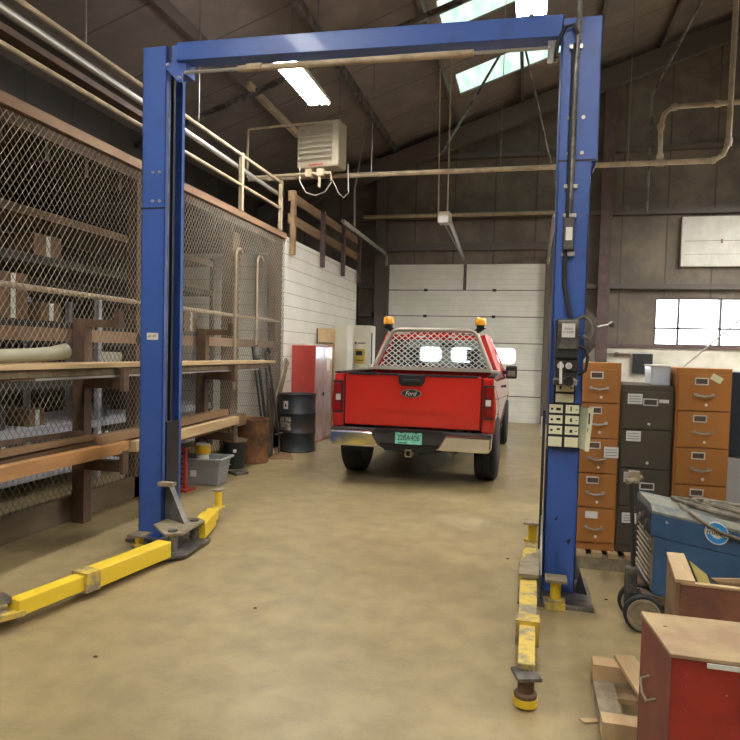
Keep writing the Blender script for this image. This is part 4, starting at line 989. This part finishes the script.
# door operator
t = thing('door_operator', 'overhead door operator on two hanger rods with a long grey rail', 'door opener', (-1.57, 11.7, 4.0))
obj('motor_case', MB().box(-1.68, -1.46, 11.55, 11.9, 3.88, 4.06), M_heater, t, bevel=.01); obj('motor_end', MB().box(-1.65, -1.49, 11.52, 11.55, 3.86, 3.98), M_galv, t)
obj('rail', MB().beam((-1.50, 11.8, 3.98), (-1.54, 15.1, 3.72), .06, .06), M_galv, t)
obj('chain_rail', MB().beam((-1.60, 11.8, 3.92), (-1.54, 15.1, 3.68), .02, .02), M_greysteel, t)
obj('hanger_rod', MB().tube([(-1.69, 11.75, 4.05), (-1.74, 11.75, roofz(-1.74))], .013, 6).tube([(-1.53, 11.75, 4.05), (-1.54, 11.75, roofz(-1.54))], .015, 6), M_railp, t)
solo('roof_brace', MB().tube([(-1.66, 11.8, 5.15), (-.75, 12.6, roofz(-.75))], .025, 6), M_rail, 'tan diagonal brace crossing the lower green skylight', 'brace')
solo('roof_brace', MB().tube([(-.30, 12.7, roofz(-.3)), (.50, 13.9, 4.6)], .022, 6), M_rail, 'thin diagonal rod coming down from the skylight to behind the right lift post', 'brace')
solo('roof_brace', MB().tube([(2.95, 13.6, roofz(2.95)), (2.26, 14.6, 7.0), (2.26, 14.7, 4.6)], .03, 6), M_rail, 'dull rod bending down the far wall at upper right', 'brace')
solo('track_hanger', MB().tube([(-3.35, 12.1, 3.93), (-3.36, 12.1, 4.65), (-3.36, 12.9, roofz(-3.36)-.1)], .018, 6), M_galv, 'slanting grey strut holding the overhead door track, below the heater', 'strut')
solo('knee_brace', MB().beam((-4.50, 9.7, 5.74), (-4.12, 11.0, 5.34), .09, .09), M_railp, 'tan wooden roof strut left of the lit hanging light', 'brace')
# white board high on the far wall
t = thing('insulation_panel', 'white panel fixed high on the far wall above the bright window', 'wall panel', (4.2, 15.2, 3.55))
obj('panel', MB().box(3.06, 5.6, 15.18, 15.298, 3.55, 4.60), M_white, t)
obj('panel_seam', MB().box(3.12, 5.6, 15.176, 15.18, 4.08, 4.09).box(3.12, 5.6, 15.176, 15.18, 3.80, 3.805).box(3.82, 3.86, 15.17, 15.18, 4.03, 4.12), M_dusty, t)
solo('dark_wall_box', MB().box(2.18, 2.58, 15.12, 15.208, 1.22, 1.66), M_ink, 'black square box on the cream far wall between the cabinets', 'electrical box', loc=(2.38, 15.2, 1.22))
solo('wall_bracket', MB().box(1.78, 2.12, 15.14, 15.208, 1.60, 1.66), M_rust, 'dark brown strip on the cream far wall left of the black box', 'bracket', loc=(1.95, 15.2, 1.6))
t = thing('hanging_wrench', 'grey wrench-shaped bracket on the cream far wall', 'wrench', (1.65, 15.2, 1.6))
obj('wrench_body', MB().box(1.60, 1.82, 15.15, 15.208, 1.63, 1.66).lathe((1.60, 15.15, 1.645), [(.05, 0), (.05, .05)], 8, 'y').lathe((1.84, 15.15, 1.645), [(.05, 0), (.05, .05)], 8, 'y'), M_rail, t)

# ============================================================ FILE CABINETS
def knob_row(): pass
def cabinet(name, label, x0, x1, y0, z0, z1, n, m_, pulls, rz=0, depth=.68, frames=True):
    t = thing(name, label, 'file cabinet', ((x0+x1)/2, y0, z0), rz, 'file cabinets on the pallet')
    w_ = x1-x0; h = z1-z0
    obj('cabinet_body', MB().box(-w_/2, w_/2, .012, depth, 0, h), m_, t, world=False, bevel=.004)
    dh = (h-.10)/n
    for k in range(n):
        a = .06 + k*dh
        d = obj('drawer', MB().box(-w_/2+.012, w_/2-.012, -.006, .014, a+.004, a+dh-.004), m_, t, world=False, bevel=.003)
        if pulls:
            zc = a+dh*.42
            obj('handle', MB().tube([(-.055, -.006, zc+.008), (-.05, -.03, zc+.002), (0, -.036, zc-.006), (.05, -.03, zc+.002), (.055, -.006, zc+.008)], .007, 6).box(-.068, -.045, -.014, -.004, zc-.004, zc+.016).box(.045, .068, -.014, -.004, zc-.004, zc+.016), M_galv, d, world=False, smooth=True)
        obj('catch_button', MB().lathe((.015, -.014, a+.045), [(0, 0), (.010, 0), (.010, .012)], 10, 'y'), M_pale, d, world=False)
        if frames:
            zc = a+dh*.80
            fx = -.02
            mb = MB().box(fx-.045, fx+.045, -.012, -.004, zc+.018, zc+.026).box(fx-.045, fx+.045, -.012, -.004, zc-.026, zc-.018).box(fx-.045, fx-.037, -.012, -.004, zc-.026, zc+.026).box(fx+.037, fx+.045, -.012, -.004, zc-.026, zc+.026)
            fr = obj('label_holder', mb, M_pale, d, world=False); obj('card_slot', MB().box(fx-.037, fx+.037, -.009, -.006, zc-.018, zc+.018), M_rust, fr, world=False)
            if (k == 0 and pulls): obj('paper_slip', MB().box(fx-.04, fx+.04, -.0135, -.009, zc-.022, zc+.022), M_paper, fr, world=False)
    return t, w_, h, dh
def sheet(t, x, z, w_, h, name='paper_note', m_=None, rot=0, lines=3):
    mb = MB().box(-w_/2, w_/2, -.0105, -.0075, -h/2, h/2); mb.xf(Matrix.Translation((x, 0, z)) @ Matrix.Rotation(rot, 4, 'Y'))
    o = obj(name, mb, m_ or M_paper, t, world=False)
    if lines:
        mb = MB()
        for k in range(lines):
            zz = h/2 - h*(k+1)/(lines+1); mb.box(-w_*.4, w_*.38, -.0115, -.0105, zz-.0015, zz+.0015)
        mb.xf(Matrix.Translation((x, 0, z)) @ Matrix.Rotation(rot, 4, 'Y')); obj('writing', mb, M_trim, o, world=False)
CY = 5.0
t, w_, h, dh = cabinet('file_cabinet', 'orange-brown five-drawer file cabinet beside the right lift post', 0.35, .648, CY, .13, 1.515, 5, M_orange, True)
sheet(t, .10, .06+dh*2.62, .10, .08)
t, w_, h, dh = cabinet('file_cabinet', 'dark taupe four-drawer file cabinet between the two orange-brown ones', .655, 1.012, CY+.02, .13, 1.36, 4, M_taupe, False, frames=False)
for z, x, ww in ((1.13, -.085, .10), (.86, -.085, .10), (.56, -.09, .10), (.26, -.09, .10)): sheet(t, x, z, ww, .075)
sheet(t, .11, 1.12, .065, .025, lines=0); sheet(t, .03, .235, .075, .07, m_=M_yellowcard)
for z in (1.11, .50):
    mb = MB().box(-.03, .07, -.012, -.004, z+.018, z+.026).box(-.03, .07, -.012, -.004, z-.026, z-.018).box(-.03, -.022, -.012, -.004, z-.026, z+.026).box(.062, .07, -.012, -.004, z-.026, z+.026)
    obj('label_holder', mb, M_pale, t, world=False)
obj('handle', MB().beam((-.03, -.02, .10), (.07, -.02, .10), .02, .02), M_chrome, t, world=False)
t, w_, h, dh = cabinet('file_cabinet', 'orange-brown file cabinet with a tilted yellow note standing behind the blue welder', 1.02, 1.378, CY, .08, 1.495, 5, M_orange, True)
sheet(t, .075, 1.345, .075, .045, m_=M_yellowcard, rot=.5, lines=0)
# pallet under the cabinets
t = thing('cabinet_pallet', 'weathered grey wooden pallet under the file cabinets', 'pallet', (.7, 5.3, 0))
for k in range(7): obj('deck_board', MB().box(.27+.112*k, .335+.112*k, 4.95, 5.76, .095, .13), M_wood, t)
for y in (4.96, 5.32, 5.68): obj('stringer', MB().box(.27, 1.01, y, y+.08, 0, .095), M_dusty, t)
t = thing('third_cabinet_base', 'low wooden skid under the rightmost orange-brown file cabinet', 'skid', (1.2, 5.3, 0)); obj('skid_board', MB().box(1.02, 1.36, 5.02, 5.66, .05, .08), M_dusty, t); obj('runner', MB().box(1.02, 1.08, 5.02, 5.66, 0, .05), M_dusty, t); obj('runner', MB().box(1.30, 1.36, 5.02, 5.66, 0, .05), M_dusty, t)
# small cream boxes on top
t = thing('white_metal_box', 'shiny white metal box on top of the dark taupe cabinet', 'box', (.93, 5.25, 1.36))
obj('box_body', MB().box(.87, 1.0, 5.12, 5.42, 1.36, 1.50), mat('glossy_white_enamel', (.62, .66, .70), .25, coat=.5), t, bevel=.008); obj('box_lid', MB().box(.865, 1.003, 5.115, 5.425, 1.495, 1.51), M_white, t, bevel=.004)
# dark cabinet and bench at right edge
t = thing('dark_blue_cabinet', 'dark blue-black cabinet at the right edge beyond the orange-brown cabinet', 'cabinet', (2.0, 6.0, 0))
obj('lower_body', MB().box(1.64, 2.5, 6.0, 6.6, 0, .74), M_tote, t, bevel=.006); obj('upper_body', MB().box(1.62, 2.5, 6.0, 6.6, .75, 1.46), mat('navy_black', (.02, .03, .045), .4), t, bevel=.006)
obj('door_seam', MB().box(2.0, 2.01, 5.99, 6.0, .1, .7), M_ink, t)
# grey desk/counter behind the cabinets
t = thing('work_counter', 'pale grey work counter along the far wall behind the cabinets', 'counter', (3.2, 14.7, 0))
obj('counter_top', MB().box(1.8, 5.6, 14.4, 15.17, .88, .93), M_lowwall, t); obj('counter_base', MB().box(1.85, 5.55, 14.5, 15.17, 0, .88), M_tote, t)
t = thing('thin_stay_rods', 'thin grey stay rod slanting up before the bright window', 'rod', (2.0, 13.5, 1.5))
obj('rod', MB().tube([(2.3, 13.4, 0.9), (4.2, 13.4, 2.75)], .018, 6), M_galv, t); obj('rod_foot', MB().box(2.2, 2.4, 13.3, 13.5, 0, .9), M_tote, t)

# ============================================================ WELDER ON CART
WA_ = math.radians(-57.2)        # long axis swung towards the viewer at the right
WO = Vector((.737, 4.0, 0))      # lower front-left corner (nearest, at the louvred end)
t = thing('welder', 'large blue welding machine on a wheeled cart with cables on top', 'welding machine', WO, math.radians(1.5))
# local: x along the long side (front face y=0), y back
Lw, Dw, Zb, Zt = 1.10, .46, .19, .672
ZS = .545
body = obj('lower_case', MB().box(0, Lw, 0, Dw, Zb, ZS-.02), M_mblue, t, world=False, bevel=.006)
obj('upper_case', MB().prism([(-.02, 0, ZS-.018), (-.02, 0, Zt), (-.02, .05, Zt+.03), (-.02, Dw-.04, Zt+.03), (-.02, Dw, Zt), (-.02, Dw, ZS-.018)], (Lw+.04, 0, 0)), M_mblue, t, world=False, bevel=.004)
obj('dusty_top', MB().prism([(-.021, -.001, Zt-.012), (-.021, -.001, Zt+.002), (-.021, .05, Zt+.033), (-.021, Dw-.04, Zt+.033), (-.021, Dw+.001, Zt)], (Lw+.042, 0, 0)), M_mdust, t, world=False)
obj('end_panel', MB().box(-.006, 0, .03, Dw-.03, Zb+.02, ZS+.05), M_dusty, t, world=False)
obj('end_panel_recess', MB().box(-.025, -.020, .03, Dw-.03, ZS-.02, Zt-.02), M_trim, t, world=False)
for k in range(9): obj('louvre', MB().beam((-.016, .05, Zb+.05+.034*k), (-.016, Dw-.06, Zb+.05+.034*k), .022, .008, (1, 0, .8)), M_heater, t, world=False)
mb = MB()
for a, b in ((.1, ZS+.04), (.2, ZS+.06), (.3, ZS+.03), (.15, ZS-.01), (.34, ZS+.0)): mb.lathe((-.035, a, b), [(.018, 0), (.018, .02)], 10, 'x')
obj('terminal_knobs', mb, M_rail, t, world=False)
obj('rivet', MB().lathe((.06, -.006, ZS+.08), [(.008, 0), (.008, .006)], 8, 'y'), M_galv, t, world=False)
# round sticker
def disc(cx, cz, r, y, t_, n=36): return [(cx+r*math.cos(2*PI*k/n), y, cz+r*math.sin(2*PI*k/n)) for k in range(n)], (0, t_, 0)
lc, lz, lr = .325, .630, .064
st = obj('round_sticker', MB().prism(*disc(lc, lz, lr, -.003, .003)), M_paper, t, world=False)
obj('sticker_ring', MB().prism(*disc(lc, lz, lr*.90, -.004, .001)), M_mlogo, st, world=False)
obj('sticker_centre', MB().prism(*disc(lc, lz, lr*.48, -.005, .001)), M_paper, st, world=False)
obj('sticker_band', MB().box(lc-lr*.97, lc+lr*.97, -.0055, -.0045, lz-lr*.20, lz+lr*.24), M_paper, st, world=False)
_m = root_matrix(t)
text('sticker_lettering', 'miller', M_ink, t, _m @ Vector((lc, -.0056, lz+.001)), _m.to_3x3() @ Vector((1,0,0)), (0,0,1), lr*.40, lr*1.7, shear=.2)
# cables coiled on top
def coil(cx, cy, rx, ry, z, turns, seed, par, drop=False):
    rnd = random.Random(seed); pts = []
    n = 22*turns
    ph = rnd.uniform(0, 6)
    for k in range(n):
        a = 2*PI*k/22; w = 1 + .16*math.sin(a*.37+ph)
        pts.append((cx + rx*w*math.cos(a) + .02*math.sin(a*.5), cy + ry*w*math.sin(a) + .03*math.sin(.21*a+ph), z + .014*abs(math.sin(a*.5+ph)) + .006*k/22))
    return pts
for i, (cx, cy, rx, ry, tn) in enumerate(((.50, .22, .30, .14, 2), (.64, .24, .34, .15, 2), (.55, .18, .20, .09, 1))):
    obj('welding_cable', MB().tube(coil(cx, cy, rx, ry, Zt+.046+.012*i, tn, i, t), .014, 8), M_cable, t, world=False, smooth=True)
obj('welding_cable', MB().tube([(.02+.15, .20, Zt+.05), (.16, .10, Zt+.045), (.20, .02, Zt+.03), (.26, -.012, Zt+.0), (.34, -.014, Zt-.03), (.46, -.014, Zt-.045), (.62, -.014, Zt-.035), (.9, -.014, Zt-.02), (1.15, -.014, Zt-.05)], .011, 8), M_cable, t, world=False, smooth=True)
# the machine slopes down towards its far end
def kids(o):
    for c in o.children: yield c; yield from kids(c)
for c in kids(t):
    for v in c.data.vertices: v.co.z -= .17*v.co.x
# cart
obj('cart_tray', MB().prism([(-.06, -.02, Zb-.04), (Lw+.02, -.02, .005), (Lw+.02, -.02, .04), (-.06, -.02, Zb+.005)], (0, Dw+.04, 0)), M_rust, t, world=False)
obj('cart_front_plate', MB().box(-.12, -.02, .02, .2, Zb-.05, Zb-.01), M_trim, t, world=False)
obj('axle', MB().tube([(-.065, -.12, .107), (-.065, .14, .107)], .014, 8), M_rail, t, world=False)
for y in (-.10, .10):
    wh = obj('cart_wheel', MB().lathe((-.065, y, .107), [(.07, -.022), (.102, -.022), (.107, -.012), (.107, .012), (.102, .022), (.07, .022)], 36, 'y'), M_rubber, t, world=False, smooth=True)
    obj('wheel_disc', MB().lathe((-.065, y, .107), [(0, -.045), (.02, -.045), (.024, -.026), (.07, -.024), (.078, -.032), (.09, -.032), (.09, .02), (0, .02)], 32, 'y'), M_dusty, wh, world=False, smooth=True)
# pulling handle in front of the louvred end
HB = t.matrix_basis
_i = root_matrix(t).inverted()
def wl(p): return tuple(_i @ Vector(p))
obj('pull_handle', MB().tube([wl((.645, 4.07, .17)), wl((.615, 4.10, .82))], .012, 8), M_trim, t, world=False)
obj('handle_grip', MB().tube([wl((.585, 4.08, .82)), wl((.675, 4.14, .84))], .018, 8).box(*sorted((wl((.60, 4.1, .8))[0], wl((.66, 4.1, .8))[0])), wl((.63, 4.12, 0))[1]-.02, wl((.63, 4.12, 0))[1]+.02, .81, .88), M_dusty, t, world=False)
obj('handle_socket', MB().box(wl((.625, 4.05, 0))[0]-.03, wl((.625, 4.05, 0))[0]+.03, wl((.625, 4.05, 0))[1]-.03, wl((.625, 4.05, 0))[1]+.03, .13, .32), M_rail, t, world=False)

# ============================================================ NEAR RIGHT: RED BOX, WOODEN CRATE, PALLET
PZ = .14
t = thing('red_steel_box', 'large battered red steel job box with dusty lid in the near right corner', 'job box', (.49, 2.75, PZ))
BZ = .64
# top corners from the photo: back-left (.414,2.47) front-left (.452,2.15)
p_bl = Vector((.455, 2.70, 0)); p_fl = Vector((.462, 2.16, 0))
ex = Vector((1.0, .02, 0)).normalized()
def quadbox(a, b, c, d, z0, z1): return [(p.x, p.y, z0) for p in (a, b, c, d)] + [(p.x, p.y, z1) for p in (a, b, c, d)], [(0,3,2,1),(4,5,6,7),(0,1,5,4),(1,2,6,5),(2,3,7,6),(3,0,4,7)]
bl, fl = Vector((.428, 2.475, 0)), Vector((.462, 2.15, 0))
fr, br = fl+Vector((.85, .0, 0)), bl+Vector((.85, .0, 0))
bx = obj('box_body', MB().add(*quadbox(fl, fr, br, bl, PZ, BZ-.012)), [M_redbox], t, bevel=.004)
obj('box_end', MB().add(*quadbox(fl-Vector((.002,0,0)), fl-Vector((0,0,0)), bl, bl-Vector((.002,0,0)), PZ+.005, BZ-.014)), M_boxside, t)
lid = obj('box_lid', MB().add(*quadbox(fl+Vector((-.006,-.006,0)), fr+Vector((.006,-.006,0)), br+Vector((.006,.006,0)), bl+Vector((-.006,.006,0)), BZ-.012, BZ)), M_boxtop, t, bevel=.002)
obj('lid_strip', MB().box(.56, 1.3, 2.138, 2.144, BZ-.028, BZ-.014), M_pale, lid)
obj('lid_mark', MB().box(.475, .487, 2.36, 2.366, BZ, BZ+.001), M_ink, lid)
dn = (bl-fl).normalized(); hc_ = fl.lerp(bl, .42)
off = Vector((-.03, -.003, 0))
obj('side_handle', MB().tube([fl.lerp(bl, .66)+Vector((0,0,.46)), fl.lerp(bl, .66)+off+Vector((0,0,.45)), fl.lerp(bl, .55)+off*1.1+Vector((0,0,.42)), fl.lerp(bl, .42)+off+Vector((0,0,.41)), fl.lerp(bl, .42)+Vector((0,0,.42))], .0055, 8), M_dusty, bx, smooth=True)
mb = MB()
for x, z in ((.505, .58), (.505, .54), (.505, .47), (.62, .53), (.66, .59)): obj('rivet', MB().lathe((x, 2.145, z), [(.002, 0), (.002, .004)], 6, 'y'), M_dusty, bx)
# pallet
t = thing('wooden_pallet', 'pale wooden pallet under the red steel box in the near right corner', 'pallet', (.6, 2.9, 0))
W2 = 1.3
obj('deck_board', MB().box(.335, 1.25, 3.10, 3.19, .07, .14), M_wood, t)
obj('deck_board', MB().box(.325, 1.25, 2.62, 2.70, .065, .135), M_wood, t)
obj('deck_board', MB().box(.325, 1.25, 2.16, 2.28, .105, .13), M_wood, t)
mb = MB().beam((.50, 3.18, .145), (.475, 2.2, .145), .09, .02); 
for x in (.375, .75, 1.2): obj('runner', MB().box(x-.04, x+.05, 2.10, 3.18, .02, .07), M_dusty if x < .5 else M_wood, t, bevel=.002)
obj('bottom_board', MB().box(.335, 1.25, 2.3, 2.4, 0, .02), M_wood, t); obj('bottom_board', MB().box(.335, 1.25, 3.05, 3.15, 0, .02), M_wood, t)
None and obj('end_block', MB().box(.335, .56, 3.09, 3.10, .03, .128).box(.325, .47, 2.63, 2.64, .03, .128), M_wood, t)
obj('slanting_board', MB().beam((.48, 3.20, .150), (.56, 2.66, .150), .09, .018), M_wood, t)
solo('wood_splinter', MB().prism([(.26, 2.86, 0), (.33, 2.88, 0), (.35, 2.86, 0), (.28, 2.83, 0)], (0, 0, .008)), M_wood, 'pale wood splinter on the floor left of the near pallet', 'splinter', loc=(.3, 2.86, 0))
# open wooden crate
CZ0 = .36
t = thing('wooden_crate', 'open wooden crate with sloped ends and striped lining behind the red box', 'crate', (.75, 3.0, 0))
M_crate = mat('brown_stained_plywood', (.27, .12, .07), .6, var=(.17, .08, .05), vs=5)
f0 = Vector((.675, 3.04, -.02)); b0 = Vector((.715, 3.44, -.02)); L2 = Vector((.75, -.03, 0))
obj('front_board', MB().prism([f0+Vector((0,0,.40)), f0+L2+Vector((0,0,.40)), f0+L2+Vector((0,0,.595)), f0+Vector((0,0,.595))], (0, .02, 0)), M_crate, t)
obj('front_edge', MB().prism([f0+Vector((0,-.004,.593)), f0+L2+Vector((0,-.004,.593)), f0+L2+Vector((0,-.004,.603)), f0+Vector((0,-.004,.603))], (0, .028, 0)), M_wood, t)
obj('end_board', MB().prism([f0+Vector((-.02,0,.30)), f0+Vector((-.02,0,.60)), b0+Vector((-.02,0,.605)), b0+Vector((-.02,0,.30))], (.018, 0, 0)), M_wood2, t)
obj('end_cap', MB().prism([f0+Vector((-.024,-.004,.601)), f0+Vector((.055,-.004,.601)), b0+Vector((.055,0,.606)), b0+Vector((-.024,0,.606))], (0, 0, .014)), M_wood, t)
obj('back_board', MB().prism([b0+Vector((.0,0,.30)), b0+L2+Vector((0,0,.30)), b0+L2+Vector((0,0,.50)), b0+Vector((.42,0,.53)), b0+Vector((.10,0,.50)), b0+Vector((.0,0,.60))], (0, .015, 0)), M_wood2, t)
obj('striped_lining', MB().prism([f0+Vector((.055,.03,.45)), f0+Vector((.20,.06,.45)), f0+Vector((.17,.05,.585)), b0+Vector((.06,-.01,.60)), b0+Vector((.05,-.02,.45))], (0, .006, .004)), M_stripe, t)
obj('crate_floor', MB().prism([f0+Vector((0,0,.38)), f0+L2+Vector((0,0,.38)), b0+L2+Vector((0,0,.38)), b0+Vector((0,0,.38))], (0, 0, .02)), M_wood2, t)
for b_ in ((.71, .77, 3.22, 3.28), (.74, .80, 3.36, 3.42), (1.33, 1.39, 3.22, 3.28), (1.36, 1.42, 3.34, 3.40)): obj('leg', MB().box(*b_, 0, .36), M_wood2, t)

# small debris on the floor
rnd = random.Random(3)
for i, (x, y, lb) in enumerate(((-1.55, 3.55, 'dark speck of grit on the open floor between the lift posts'), (-2.05, 2.75, 'dark speck of grit before the long left arm'), (-.12, 5.0, 'dark chip on the floor left of the right lift post'), (.52, 4.35, 'brown dirt flakes on the floor right of the right lift post'))):
    solo('floor_debris', MB().prism([(x, y, 0), (x+.02, y+.004, 0), (x+.016, y+.014, 0), (x+.002, y+.012, 0)], (0, 0, .006)), M_trim, lb, 'debris', loc=(x, y, 0))
